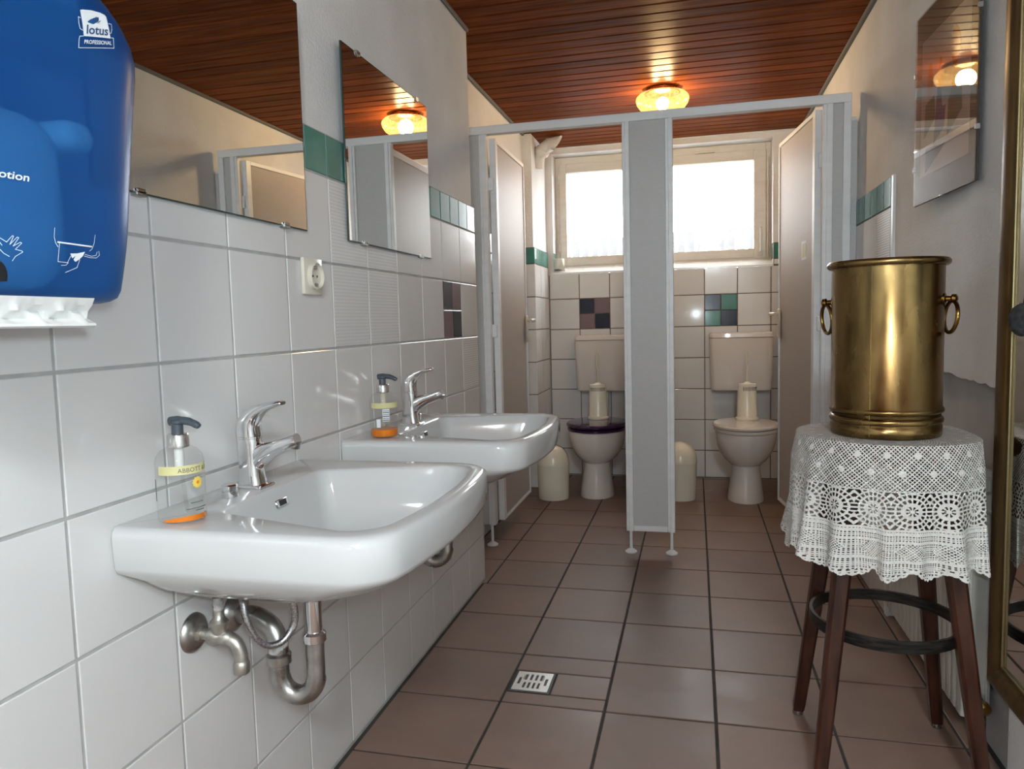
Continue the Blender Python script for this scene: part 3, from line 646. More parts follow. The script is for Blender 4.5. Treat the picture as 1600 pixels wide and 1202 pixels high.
# ================================================================== wash basins
def basin(yc, zt, W, D, knob_side, label, drain_x=.172):
    t = thing('wash_basin', label, 'basin', (0.0, yc, zt), 'wash basins on the tiled wall')
    h = W / 2; Dp = D - .028
    def out(corners, rads, z, bulge):
        pts = rpoly([Vector((a, b, 0)) for a, b in corners], rads, 9, 14); xm = max(p.x for p in pts); hh = max(abs(p.y) for p in pts)
        o = []
        for p in pts:
            wgt = max(0, (p.x - xm * .55) / (xm * .45)); o.append(Vector((p.x + bulge * wgt * (1 - (p.y / hh) ** 2), p.y, z)))
        return o
    def O(ins, z, r=.062): return out([(.0005, -h + ins), (Dp - ins, -h + ins), (Dp - ins, h - ins), (.0005, h - ins)], [.006, r, r, .006], z, .028)
    hb, hf = .163, h - .030
    def B(s, z, r=.05):
        xb, xf = .103 + s * .9, Dp - .028 - s
        return out([(xb, -hb + s * .9), (xf, -hf + s), (xf, hf - s), (xb, hb - s * .9)], [.028 + .25 * s, r, r, .028 + .25 * s], z, .024)
    def Un(x0, x1, hy, z, r): return out([(x0, -hy), (x1, -hy), (x1, hy), (x0, hy)], [r * .7, r, r, r * .7], z, .02)
    mb = MB()
    loops = [Un(.10, .225, .055, -.152, .03), Un(.06, .265, .12, -.149, .06), Un(.022, .310, .180, -.134, .08), Un(.005, .362, .228, -.108, .08), Un(.0008, .400, h - .020, -.084, .07), O(.006, -.070), O(.0015, -.061), O(0, -.016), O(.002, -.006), O(.008, -.0008), O(.014, 0)]
    loops += [B(-.006, 0), B(-.002, -.0012), B(.0005, -.005), B(.008, -.03), B(.02, -.07), B(.036, -.100), B(.06, -.117), B(.10, -.125)]
    dl = len(loops[0]); dr = []
    for k in range(dl):
        p = loops[-1][k]; d = Vector((p.x - .2, p.y, 0)).normalized(); dr.append(Vector((.2 + d.x * .03, d.y * .03, -.130)))
    loops.append(dr)
    mb.loft(loops, True, True); mb.build('basin_body', 'ceramic', t, True, 50, rel=False)
    MB().lathe([(.031, -.1295), (.033, -.126), (.024, -.126), (.020, -.1285), (.001, -.1285)], 24, Matrix.Translation((.2, 0, 0))).build('drain_ring', 'chrome', t, rel=False)
    # overflow slot in the back slope of the bowl
    a = math.atan2(.0075, .03); mt = Matrix.Translation((.1135, 0, -.026)) @ Matrix.Rotation(-a, 4, 'Y')
    ov = MB().box(-.002, .0022, -.019, .019, -.007, .007, .0015, 1, mt).build('overflow_frame', 'chrome', t, rel=False)
    MB().box(.0018, .0028, -.010, .012, -.005, .005, 0, 1, mt).build('overflow_slot', 'black', ov, False, rel=False)
    # pop-up waste knob on the ledge
    kx, ky = .062, knob_side * .074
    MB().lathe([(.011, .0005), (.0135, .001), (.0135, .010), (.012, .011), (.012, .0125), (.0135, .0135), (.0135, .020), (.011, .0225), (.004, .0230)], 24, Matrix.Translation((kx, ky, 0))).build('waste_knob', 'chrome', t, rel=False)
    return t
Z1, Z2 = .755, .765; S1, S2 = 1.163, 1.893
basin(S1, Z1, .555, .452, -1, 'white ceramic basin nearest the viewer, below the dispenser')
basin(S2, Z2, .555, .468, 1, 'white ceramic basin farther along, beside the cubicle front')
def faucet(x, y, z, label):
    t = thing('faucet', label, 'faucet', (x, y, z), 'single-lever chrome faucets')
    def rr(cx, hx, hy, z_, r=.35):
        rad = min(hx, hy) * 2 * r
        return [Vector((p.x, p.y, z_)) for p in rpoly([Vector((cx - hx, -hy, 0)), Vector((cx + hx, -hy, 0)), Vector((cx + hx, hy, 0)), Vector((cx - hx, hy, 0))], [rad] * 4, 5, 2)]
    mb = MB(); mb.loft([rr(.002, .029, .026, .0005, .12), rr(.002, .029, .026, .004, .12), rr(.002, .027, .024, .006, .12)]); mb.build('base_plate', 'chrome', t, rel=False)
    mb = MB(); mb.loft([rr(0, .023, .021, .005), rr(-.001, .021, .020, .02), rr(-.002, .0185, .0185, .045), rr(-.002, .019, .0185, .065), rr(-.002, .0205, .019, .082, .42), rr(-.002, .0205, .0195, .089, .48)]); bd = mb.build('body', 'chrome', t, rel=False)
    # spout
    sec = [(math.copysign(abs(math.cos(a)) ** .7, math.cos(a)), math.copysign(abs(math.sin(a)) ** .7, math.sin(a))) for a in np.linspace(0, 2 * PI, 20, endpoint=False)]
    pth = [(-.008, .044, .012, .010), (.004, .048, .015, .020), (.016, .055, .0155, .021), (.030, .064, .015, .0175), (.05, .072, .0145, .0140), (.07, .079, .014, .0125), (.088, .0855, .0135, .012), (.093, .0875, .0125, .0110)]
    loops = []
    for i, (px, pz, hy, hz) in enumerate(pth):
        sl_ = .32; loops.append([Vector((px - math.sin(sl_) * b * hz, a * hy, pz + math.cos(sl_) * b * hz)) for a, b in sec])
    mb = MB(); mb.loft(loops); sp = mb.build('spout', 'chrome', t, rel=False)
    MB().lathe([(.0105, -.008), (.0105, .004), (.0085, .005)], 18, Matrix.Translation((.087, 0, .077)) @ Matrix.Rotation(PI, 4, 'X') @ Matrix.Rotation(-.3, 4, 'Y')).build('aerator', 'dull', sp, rel=False)
    # lever: collar ring and curved hood
    MB().loft([rr(-.002, .0212, .0202, .0895, .48), rr(-.002, .0212, .0202, .0925, .48)]).build('collar', 'chrome', t, rel=False)
    pth = [(-.002, .093, .0205, .0195, 0), (-.003, .108, .0205, .0195, .0), (-.001, .120, .020, .0185, .25), (.007, .131, .018, .0155, .65), (.020, .1400, .0165, .0115, .95), (.036, .1465, .015, .0080, 1.2), (.052, .1505, .0135, .0058, 1.38), (.064, .1525, .0115, .0048, 1.45), (.068, .1522, .0095, .0030, 1.6)]
    loops = []
    for px, pz, hy, hx, tl in pth:   # section perpendicular to path; tl = path tilt from vertical
        loops.append([Vector((px + math.cos(tl) * b * hx, a * hy, pz - math.sin(tl) * b * hx)) for a, b in sec])
    mb = MB(); mb.loft(loops); mb.build('lever', 'chrome', t, rel=False)
    return t
faucet(.056, S1 + .004, Z1, 'chrome lever faucet on the near basin')
faucet(.074, S2 + .002, Z2, 'chrome lever faucet on the far basin')
def soap(x, y, z, s, label, liquid, near):
    t = thing('soap_bottle', label, 'soap bottle', (x, y, z), 'pump soap bottles on the basins'); t.scale = (s, s, s)
    R_ = .0365
    mb = MB(); mb.lathe([(.030, .0006), (.0345, .0015), (R_, .006), (R_, .095), (.0345, .104), (.028, .113), (.018, .119), (.0145, .122), (.0145, .127)], 40, cap1=False); bt = mb.build('bottle', 'clearpl', t, rel=False)
    if near:      # a last crescent of soap in the tilted bottom
        mb = MB(); lps = []; dc = math.atan2(-y, .83 - x) + .55
        for i in range(25):
            q = -1.5 + 3.0 * i / 24; k_ = math.cos(q) ** .6 if abs(q) < 1.5 else .05; k_ = max(k_, .04); c_, s_ = math.cos(dc + q), math.sin(dc + q)
            lps.append([Vector((rr_ * c_, rr_ * s_, zz_)) for rr_, zz_ in ((.0355, .0035), (.0355, .0035 + .0085 * k_), (.0355 - .013 * k_, .0032), (.0345 - .012 * k_, .0025))])
        mb.loft(lps)
    else:
        mb = MB(); mb.lathe([(.029, .0022), (.0335, .003), (.0352, .007), (.0352, .007 + liquid), (.001, .0075 + liquid)], 40)
    mb.build('liquid_soap', 'orange', t, rel=False)
    mb = MB(); mb.lathe([(.0150, .117), (.0165, .118), (.0165, .137), (.0150, .139), (.009, .1395)], 28); mb.build('collar', 'silver_pl', t, rel=False)
    mb = MB(); mb.lathe([(.009, .139), (.009, .154), (.012, .156), (.012, .160), (.009, .1625)], 24)
    mb.tube(catmull([(-.012, 0, .1585), (.004, 0, .1600), (.022, 0, .1585), (.036, 0, .1530), (.040, 0, .1500)], 4), [.0075] * 5 + [.0065] * 4 + [.0058] * 4 + [.005] * 3 + [.004], 12); pm = mb.build('pump_head', 'pump', t, rel=False)
    MB().tube([(0, 0, .118), (.002, .002, .07), (.006, .004, .012)], .003, 8).build('dip_tube', 'clearpl', t, rel=False)
    MB().lathe([(.0075, .085), (.0075, .118)], 14).build('pump_chamber', 'white_pl' if near else 'beige', t, rel=False)
    va = math.atan2(-y, .83 - x) if near else math.atan2(-y, .83 - x)      # side that faces the room
    def band(nm, m, a0, a1, z0, z1, r, par=t):
        n = 24; mb_ = MB(); vs = []
        for i in range(n + 1):
            a = va + a0 + (a1 - a0) * i / n
            vs += [(r * math.cos(a), r * math.sin(a), z0), (r * math.cos(a), r * math.sin(a), z1)]
        mb_.add(vs, [(2 * i, 2 * i + 2, 2 * i + 3, 2 * i + 1) for i in range(n)]); return mb_.build(nm, m, par, rel=False)
    lb = band('label_band', 'label', -1.0, 1.65, .078, .092, R_ + .0003)
    def wrap(txt, size, a0, zb, m, nm, flip=False):
        vs, fs = text2d(txt, size); mb_ = MB()
        if flip: pts = [((R_ + .0006) * math.cos(va + a0 - b / R_), (R_ + .0006) * math.sin(va + a0 - b / R_), zb + a) for a, b in vs]
        else: pts = [((R_ + .0006) * math.cos(va + a0 + a / R_), (R_ + .0006) * math.sin(va + a0 + a / R_), zb + b) for a, b in vs]
        mb_.add(pts, fs); return mb_.build(nm, m, lb, False, rel=False)
    if near:
        wrap('ABBOTT & B', .0098, -.10, .0812, 'ink', 'label_text')
        # flower print
        fz, fa = .063, .72; mb = MB(); pts = []
        for k in range(48):
            q = 2 * PI * k / 48; r = .0088 * (1 + .13 * math.cos(12 * q)); a = va + fa + r * math.cos(q) / R_
            pts.append(((R_ + .0004) * math.cos(a), (R_ + .0004) * math.sin(a), fz + r * math.sin(q)))
        mb.add(pts, [tuple(range(48))]); mb.build('flower_print', 'yellow', t, False, rel=False)
        mb = MB(); pts = []
        for k in range(16):
            q = 2 * PI * k / 16; a = va + fa + .0025 * math.cos(q) / R_; pts.append(((R_ + .0007) * math.cos(a), (R_ + .0007) * math.sin(a), fz + .0025 * math.sin(q)))
        mb.add(pts, [tuple(range(16))]); mb.build('flower_eye', 'orange', t, False, rel=False)
        for a0, a1, z0 in ((.35, .95, .031), (.15, 1.15, .022), (.55, 1.0, .018)): band('fine_print', 'ink', a0, a1, z0, z0 + .0014, R_ + .0004)
        band('back_print', 'ink', -1.45, -1.30, .035, .070, R_ + .0004)
    else:
        mb = MB()
        band('barcode_panel', 'print', -.10, .42, .044, .076, R_ + .0004)
        for k in range(6): band('barcode_bar', 'ink', -.08, .40, .046 + k * .005, .0482 + k * .005 - .0008 * (k % 2), R_ + .0007)
        band('paper_tag', 'print', -.55, -.25, .028, .05, R_ + .0004)
    return t
soap(.079, .947, Z1 + .0005, .94, 'nearly empty clear pump soap bottle with yellow band on the near basin', .0015, True)
soap(.084, 1.690, Z2 + .0005, .93, 'clear pump soap bottle with orange soap left on the far basin', .014, False)
# ================================================================== pipes under the basins
def trap(yc, zt, label, dy=0.0):
    t = thing('siphon_trap', label, 'drain pipe', (.0, yc, zt - .27), 'metal traps under the basins')
    x0 = .166; zb = zt - .174
    m_ = 'dull'
    MB().lathe([(.023, zb + .002), (.023, zb + .018)], 24, Matrix.Translation((x0, yc, 0))).build('waste_nut', m_, t)
    MB().lathe([(.0148, zb - .095), (.0148, zb + .018)], 24, Matrix.Translation((x0, yc, 0))).build('tail_pipe', 'chrome', t)
    MB().lathe([(.0165, zb - .105), (.021, zb - .102), (.021, zb - .088), (.0165, zb - .084)], 28, Matrix.Translation((x0, yc, 0))).build('slip_nut', 'chrome', t)
    xl = .100; r = (x0 - xl) / 2; zc = zb - .168
    pth = [(x0, yc, zb - .09), (x0, yc, zc)] + [((x0 + xl) / 2 + r * math.cos(a), yc - .010 * (1 - math.cos(a)) / 2 * 1.0, zc - r * math.sin(a) * 1.12) for a in np.linspace(0.15, PI - .15, 14)] + [(xl, yc - .012, zc), (xl, yc - .012, zc + .030)]
    MB().tube(pth, [.0165] * 2 + [.0180] * (len(pth) - 4) + [.0172] * 2, 24).build('u_bend', m_, t)
    MB().lathe([(.0175, zc + .022), (.022, zc + .025), (.022, zc + .040), (.0175, zc + .044)], 28, Matrix.Translation((xl, yc - .012, 0))).build('slip_nut', m_, t)
    pth = catmull([(xl, yc - .012, zc + .035), (xl - .001, yc - .011, zc + .062), (xl - .013, yc - .007, zc + .086), (xl - .036, yc - .002, zc + .098), (.045, yc + .002, zc + .102), (.003, yc + .004, zc + .104)], 6)
    MB().tube(pth, .0175, 24).build('wall_bend', m_, t)
    MB().lathe([(.035, .0008), (.033, .006), (.024, .014), (.019, .017)], 32, Matrix.Translation((0, yc + .004, zc + .104)) @ Matrix.Rotation(PI / 2, 4, 'Y')).build('wall_flange', m_, t)
    MB().lathe([(.0182, zc + .046), (.0186, zc + .058), (.0180, zc + .066)], 20, Matrix.Translation((xl - .001, yc - .0115, 0))).build('limescale_patch', 'lime', t)
trap(S1 - .001, Z1, 'grey metal siphon trap under the near basin')
trap(S2 - .001, Z2, 'grey metal siphon trap under the far basin')
vx, vy, vz = 0.0, 1.052, .527
va_ = thing('water_valve', 'limed metal wall valve with bent spout under the near basin', 'valve', (0, vy, vz))
RX = Matrix.Translation((0, vy, vz)) @ Matrix.Rotation(PI / 2, 4, 'Y')
MB().lathe([(.034, .0008), (.033, .005), (.026, .011), (.014, .013)], 36, RX).build('wall_flange', 'dull', va_)
MB().lathe([(.015, .010), (.015, .018), (.011, .020)], 6, RX).build('hex_nut', 'dullv', va_, False)
mb = MB(); mb.tube(catmull([(.008, vy, vz), (.03, vy, vz - .001), (.052, vy, vz - .003), (.068, vy, vz - .004), (.083, vy, vz - .012), (.090, vy, vz - .028), (.091, vy, vz - .040)], 5), [.0095] * 6 + [.0135, .015, .0155, .0155, .015] + [.013] * 5 + [.0115] * 15, 18); bdv = mb.build('valve_body', 'dullv', va_)
MB().lathe([(.010, -.064), (.013, -.062), (.0138, -.056), (.0138, -.046), (.012, -.042), (.010, -.040)], 22, Matrix.Translation((.091, vy, vz))).build('hose_nozzle', 'dullv', va_)
MB().lathe([(.013, .004), (.0135, .014), (.0155, .018), (.0155, .024), (.012, .028), (.009, .032), (.0085, .044)], 22, Matrix.Translation((.053, vy, vz))).build('bonnet', 'dullv', va_)
MB().lathe([(.0075, .042), (.009, .046), (.0075, .050), (.009, .055), (.0078, .060), (.0085, .066)], 10, Matrix.Translation((.053, vy, vz))).build('spindle', 'lime', va_)
mb = MB(); pth = catmull([(.064, 1.098, .584), (.076, 1.088, .570), (.082, 1.084, .545), (.092, 1.092, .510), (.105, 1.110, .487), (.122, 1.131, .488), (.135, 1.147, .512), (.137, 1.147, .545), (.124, 1.138, .583)], 7)
ho = thing('braided_hose', 'looped steel-braided supply hose hanging under the near basin', 'hose', (.10, 1.12, .488))
mb.tube(pth, .0062, 12); mb.build('hose', 'braid', ho)
MB().tube([pth[0], pth[0] + Vector((-.002, .003, .02))], .0075, 12).build('ferrule', 'dull', ho)
MB().tube([pth[-1], pth[-1] + Vector((-.004, -.004, .02))], .0075, 12).build('ferrule', 'dull', ho)
# ================================================================== floor drain
fd = thing('floor_drain', 'square slotted steel drain set into the floor tiles', 'drain', (.372, 2.012, 0))
MB().box(.314, .430, 1.950, 2.074, -.003, -.0012).build('drain_well', 'black', fd, False)
gx0, gx1, gy0, gy1 = .320, .424, 1.957, 2.066
mb = MB(); z0, z1 = -.001, .0012; xs = np.linspace(gx0 + .026, gx1 - .022, 6)
def rows(mb, x0, x1, ya, yb, n):      # bars between n slots
    s_ = (x1 - x0) / n; sl_ = s_ * .52; edges = [x0]
    for k in range(n): a = x0 + s_ * k + (s_ - sl_) / 2; edges += [a, a + sl_]
    edges.append(x1)
    for k in range(0, len(edges), 2): mb.box(edges[k], edges[k + 1], ya, yb, z0, z1)
mb.box(gx0, gx1, gy0, gy0 + .014, z0, z1); mb.box(gx0, gx1, gy1 - .014, gy1, z0, z1); ym = (gy0 + gy1) / 2
mb.box(gx0 + .024, gx1 - .024, ym - .006, ym + .006, z0, z1)
rows(mb, gx0 + .024, gx1 - .024, gy0 + .014, ym - .006, 4); rows(mb, gx0 + .022, gx1 - .022, ym + .006, gy1 - .014, 4)
for xa, xb, sa, sb in ((gx0, gx0 + .024, gx0 + .009, gx0 + .017), (gx1 - .024, gx1, gx1 - .017, gx1 - .009)):
    mb.box(xa, sa, gy0 + .013, gy1 - .013, z0, z1); mb.box(sb, xb, gy0 + .013, gy1 - .013, z0, z1); mb.box(sa, sb, gy0 + .013, ym - .02, z0, z1); mb.box(sa, sb, ym + .02, gy1 - .013, z0, z1)
mb.build('grate', 'drainsteel', fd, False)
# ================================================================== bar stool, lace cloth, brass bucket
SXc, SYc = 1.253, 1.812
st = thing('bar_stool', 'dark red wooden bar stool with iron foot ring', 'stool', (SXc, SYc, 0))
ZS = .768
MB().lathe([(.150, ZS - .045), (.178, ZS - .040), (.184, ZS - .028), (.184, ZS - .010), (.176, ZS - .001), (.16, ZS)], 48, Matrix.Translation((SXc, SYc, 0))).build('seat', 'wood_leg', st)
def legpos(z): return .164 - .109 * z
for sx, sy in ((-1, -1), (1, -1), (-1, 1), (1, 1)):
    mb = MB(); loops = []
    for z, h_ in ((.012, .0125), (.03, .0140), (.30, .0170), (.60, .0195), (ZS - .045, .020)):
        q = legpos(z); cx, cy = SXc + sx * q, SYc + sy * q; ch = h_ * .35
        pts = [(-h_ + ch, -h_), (h_ - ch, -h_), (h_, -h_ + ch), (h_, h_ - ch), (h_ - ch, h_), (-h_ + ch, h_), (-h_, h_ - ch), (-h_, -h_ + ch)]
        loops.append([Vector((cx + a, cy + b, z)) for a, b in pts])
    mb.loft(loops); lg = mb.build('leg', 'wood_leg', st, True, 30)
    q = legpos(0); MB().lathe([(.012, .0005), (.0135, .004), (.012, .013)], 16, Matrix.Translation((SXc + sx * q, SYc + sy * q, 0))).build('glide', 'dull', lg)
zr = .335; mb = MB(); n = 64; loops = []
ri, ro = .153, .160
for i in range(n):
    a = 2 * PI * i / n; c_, s_ = math.cos(a), math.sin(a)
    loops.append([Vector((SXc + r * c_, SYc + r * s_, zr + dz)) for r, dz in ((ri, -.013), (ro, -.013), (ro + .001, 0), (ro, .013), (ri, .013))])
mb.loft(loops, closed=True); mb.build('foot_ring', 'iron', st)
# ---- lace cloth: crocheted sheet with real openings
def lace():
    cell = .00125; R0 = .188; SD = .305; ST = -.085
    nu = int(2 * PI * .2 / cell); ns_ = int((SD + .03 - ST) / cell)
    th = np.linspace(0, 2 * PI, nu + 1)[:-1]; ss = ST + np.arange(ns_ + 1) * cell
    T, S = np.meshgrid(th, ss)
    rng = np.random.RandomState(5)
    fold = np.zeros_like(th)
    for kk, am in ((5, .25), (9, .35), (13, .6), (17, .4), (22, .2)): fold += am * np.cos(kk * th + rng.uniform(0, 6.28))
    fold = fold / 1.1; F = fold[None, :]
    d = np.clip(S, 0, None); q = np.clip(d / .30, 0, 1.2)
    rad = R0 + np.where(S < 0, S, 0) + .004 * (1 - np.exp(-d / .008)) + .013 * q + .052 * q ** 1.3 * F
    rmin = R0 + .0145 * np.clip((S - .01) / .05, 0, 1); rad = np.where(S > 0, rmin + .010 * np.log1p(np.exp((rad - rmin) / .010)) - .0035, rad)
    Z = ZS + .0025 - np.where(S < 0, 0, d * .955 - .004 * (1 - np.exp(-d / .006)) * 0)
    Z = np.where((S < 0) & (S > -.012), ZS + .0025 - .0012 * ((S + .012) / .012) ** 2, Z)
    # sideways slack so the folds lean
    Tt = T + .035 * q ** 1.5 * np.sin(13 * T + .7)
    ca, sa = math.cos(.35), math.sin(.35); X = rad * np.cos(Tt); Y = rad * np.sin(Tt)
    gx = X * ca - Y * sa; gy = X * sa + Y * ca       # the cloth is pressed in where it meets the wall and mirror frame
    gx = np.where(gx > .155, .155 + .017 * np.tanh((gx - .155) / .03), gx)
    X = gx * ca + gy * sa; Y = -gx * sa + gy * ca
    # pattern on cell centres
    tc = (th + PI / nu)[None, :]; sc_ = (ss[:-1] + cell / 2)[:, None]
    U = tc * .2 + 0 * sc_; V = sc_ + 0 * tc
    fr = lambda a: a - np.floor(a)
    p = 2 * PI * .2 / 150
    net = (fr((U + V) / p) < .36) | (fr((U - V) / p) < .36)
    keep = net.copy()
    # small crocheted dots
    pd = 2 * PI * .2 / 22
    for row, off in ((.022, 0), (.058, .5), (-.03, .5)):
        du_ = (fr(U / pd + off) - .5) * pd; keep |= (du_ ** 2 + (V - row) ** 2) < .0066 ** 2
    # rosette band
    ncell = 18; pc = 2 * PI * .2 / ncell; zc = .138; bh = .042
    du_ = (fr(U / pc) - .5) * pc; dv = V - zc; rr = np.hypot(du_, dv); an = np.arctan2(dv, du_)
    ros = np.zeros_like(keep)
    ros |= rr < .0040
    ros |= (rr < .0115) & (np.abs(fr(an / (2 * PI) * 8) - .5) > .24)
    ros |= (rr >= .0108) & (rr < .0185)
    w2 = np.abs(fr(an / (2 * PI) * 16) - .5)
    ros |= (rr >= .0185) & (rr < .027) & (w2 > .30)
    ros |= (rr >= .0255) & (rr < .0295)
    w3 = np.abs(fr(an / (2 * PI) * 24) - .5)
    ros |= (rr >= .0295) & (w3 > .30)
    ros |= (rr >= .036) & (rr < .0392)
    ros |= (np.abs(np.abs(dv) - bh) < .0022)
    inb = np.abs(dv) < bh
    keep = np.where(inb, ros, keep)
    # dense lower bands
    lowz = V > zc + bh
    p2 = 2 * PI * .2 / 210
    fine = (fr((U + V) / p2) < .5) | (fr((U - V) / p2) < .5)
    rowl = fr((V - .18) / .0045); colu = fr(U / (2 * PI * .2 / 260))
    filet = (rowl < .5) | (colu < .5)
    dia = np.abs(fr(U / pc) - .5) * pc; band = np.abs(V - .225) + dia * .9
    low = np.where(band < .024, fine | False, filet)
    for zz in (.186, .205, .247, .262): low = low | (np.abs(V - zz) < .0022)
    keep = np.where(lowz, low, keep)
    # scalloped hem
    npl = 18
    sc1 = np.abs(np.cos((U / (2 * PI * .2)) * PI * npl)); sc2 = np.abs(np.cos((U / (2 * PI * .2)) * PI * npl * 6))
    hem = .266 + .020 * sc1 + .0035 * sc2
    edge = (V > hem - .013)
    eh = (fr((V - .27) / .007) < .55) | (fr(U / .0075) < .6)
    keep = np.where(edge & lowz, eh | (V > hem - .0045), keep)
    keep &= V < hem
    keep |= (V < ST + .006)
    # indices
    I, J = np.nonzero(keep); J2 = (J + 1) % nu
    quads = np.stack([I * nu + J, I * nu + J2, (I + 1) * nu + J2, (I + 1) * nu + J], 1)
    co = np.stack([X.ravel(), Y.ravel(), Z.ravel()], 1)
    used = np.unique(quads); remap = -np.ones(len(co), int); remap[used] = np.arange(len(used)); quads = remap[quads]; co = co[used]
    me = bpy.data.meshes.new('lace_tablecloth'); nq = len(quads)
    me.vertices.add(len(co)); me.vertices.foreach_set('co', co.ravel().astype(np.float32))
    me.loops.add(nq * 4); me.loops.foreach_set('vertex_index', quads.ravel().astype(np.int32))
    me.polygons.add(nq); me.polygons.foreach_set('loop_start', (np.arange(nq) * 4).astype(np.int32)); me.polygons.foreach_set('loop_total', np.full(nq, 4, np.int32))
    me.polygons.foreach_set('use_smooth', np.ones(nq, bool)); me.update(); me.validate(); me['sm'] = 1
    o = link('lace_tablecloth', me, 'lace', None, False); o.location = (SXc, SYc, 0); o.rotation_euler = (0, 0, .35)
    tag(o, 'white crocheted lace cloth with rosettes draped over the bar stool', 'tablecloth'); return o
lace()
# ---- bucket
BXc, BYc, BZ0 = 1.243, 1.790, ZS + .004
bu = thing('brass_bucket', 'tall aged brass bucket with ring handles standing on the lace-covered stool', 'bucket', (BXc, BYc, BZ0), None, 0.0)
T0 = Matrix.Translation((BXc, BYc, BZ0)); RB = .1115; HB = .378
prof_ = [(.10, .002), (RB - .001, .0005), (RB + .001, .003), (RB + .001, .022), (RB - .003, .026), (RB - .003, .028), (RB + .002, .030), (RB + .0035, .035), (RB + .002, .040), (RB - .002, .043), (RB - .002, .049), (RB + .003, .052), (RB + .004, .056), (RB + .003, .060), (RB, .063), (RB, HB - .012),
         (RB + .006, HB - .013), (RB + .0105, HB - .009), (RB + .011, HB - .003), (RB + .007, HB + .002), (RB + .001, HB + .002), (RB - .002, HB - .002), (RB - .002, .01), (.09, .008), (.001, .008)]
MB().lathe(prof_, 96, T0, True, True).build('bucket_body', 'brass', bu, True, 50)
a0 = math.radians(-118)      # vertical seam
mb = MB(); c_, s_ = math.cos(a0), math.sin(a0)
mb.box(-.0008, .0010, -.0008, .0008, .005, HB - .014, 0, 1, T0 @ Matrix.Rotation(a0, 4, 'Z') @ Matrix.Translation((RB, 0, 0))); mb.build('seam', 'brass_dk', bu, False)
for ang in (math.radians(-27), math.radians(158)):
    mt = T0 @ Matrix.Rotation(ang, 4, 'Z')
    mb = MB(); mb.lathe([(.012, -.001), (.012, .002), (.006, .004), (.0055, .012), (.009, .014), (.009, .022), (.004, .025)], 18, mt @ Matrix.Translation((RB, 0, HB - .085)) @ Matrix.Rotation(PI / 2, 4, 'Y'))
    mb.tube([mt @ Vector((RB + .016 + .008 * math.cos(q) * 0, .0065 * math.cos(q), HB - .085 + .0065 * math.sin(q))) for q in np.linspace(0, 2 * PI, 14, endpoint=False)], .0035, 8, closed=True)
    lug = mb.build('lug', 'brass_dk', bu)
    ringp = []
    for q in np.linspace(0, 2 * PI, 40, endpoint=False):
        ringp.append(mt @ Matrix.Translation((RB + .016, 0, HB - .090)) @ Matrix.Rotation(.10, 4, 'Y') @ Matrix.Rotation(.55, 4, 'Z') @ Vector((0, .033 * math.sin(q), -.033 + .033 * math.cos(q))))
    mb = MB(); mb.tube(ringp, .0042, 10, closed=True); mb.build('ring_handle', 'brass_dk', lug)

# ================================================================== radiator
ra = thing('radiator', 'cream ribbed radiator low on the right wall behind the stool', 'radiator', (1.475, 2.30, .06))
rx0, rx1, rz0, rz1 = 1.446, 1.500, .065, .672; me_r = None
k = 0; y = 1.925
while y < 2.635:
    if me_r is None:
        mb = MB(); mb.box(rx0, rx1, -.0195, .0195, rz0, rz1 - .02, .007, 2); o = mb.build('rib', 'enamel', ra, rel=False); o.location = (-1.475, y - 2.30, -.06); me_r = o.data
    else:
        o = link('rib', me_r, None, ra, False); o.location = (-1.475, y - 2.30, -.06)
    y += .0405
MB().box(rx0 - .004, rx1 + .003, 1.888, 1.903, rz0 + .03, rz1, .004, 2).build('end_plate', 'enamel', ra)
mb = MB(); ring(mb, rx0 + .006, rx1 - .004, rz0 + .05, rz1 - .016, .006, .006, .006, .006, 1.883, 1.890, .001); mb.build('end_plate_rim', 'enamel', ra)
MB().box(rx0 - .002, rx1 + .001, 1.90, 2.64, rz1 - .022, rz1 - .004, .004).build('top_grille', 'enamel', ra)
for zz in (.16, .52): MB().box(rx1 - .002, 1.516, 1.898, 1.92, zz, zz + .016, .003).build('wall_bracket', 'enamel', ra)
MB().lathe([(.02, 0), (.024, .004), (.024, .03), (.018, .036)], 24, Matrix.Translation((1.485, 1.884, .60)) @ Matrix.Rotation(PI / 2, 4, 'X')).build('vent_cap', 'enamel', ra)
vb = MB().tube(catmull([(1.474, 1.905, .13), (1.474, 1.865, .13), (1.474, 1.850, .10), (1.474, 1.850, .0)], 5), .008, 12).build('supply_pipe', 'brass_dk', ra)
MB().lathe([(.012, 0), (.015, .004), (.015, .02), (.008, .026)], 16, Matrix.Translation((1.474, 1.855, .125)) @ Matrix.Rotation(PI / 2, 4, 'X')).build('valve', 'brass_dk', vb)

# ================================================================== clip-framed picture on the right wall
py0, py1, pz0, pz1 = 1.918, 2.335, 1.333, 1.838
pc = thing('clip_picture', 'frameless glass picture with abstract feather print on the right wall', 'picture', (XR - .0135, (py0 + py1) / 2, pz0), None, math.radians(2.6))
hw = (py1 - py0) / 2; ph = pz1 - pz0
MB().box(-.010, -.0052, -hw, hw, 0, ph, .0005).build('backing_board', 'board', pc, False, rel=False)
MB().box(-.0108, -.0100, -hw + .045, hw - .045, .07, ph - .075).build('print_sheet', 'art', pc, False, rel=False)
def artpoly(nm, m, pts, d=.0002):      # (horizontal 0..1 from far to near, vertical 0..1)
    mb_ = MB(); W_ = 2 * (hw - .045); H_ = ph - .145
    mb_.prism([Vector((-.0108, hw - .045 - a * W_, .07 + b * H_)) for a, b in pts], (-d, 0, 0)); return mb_.build(nm, m, pc, False, rel=False)
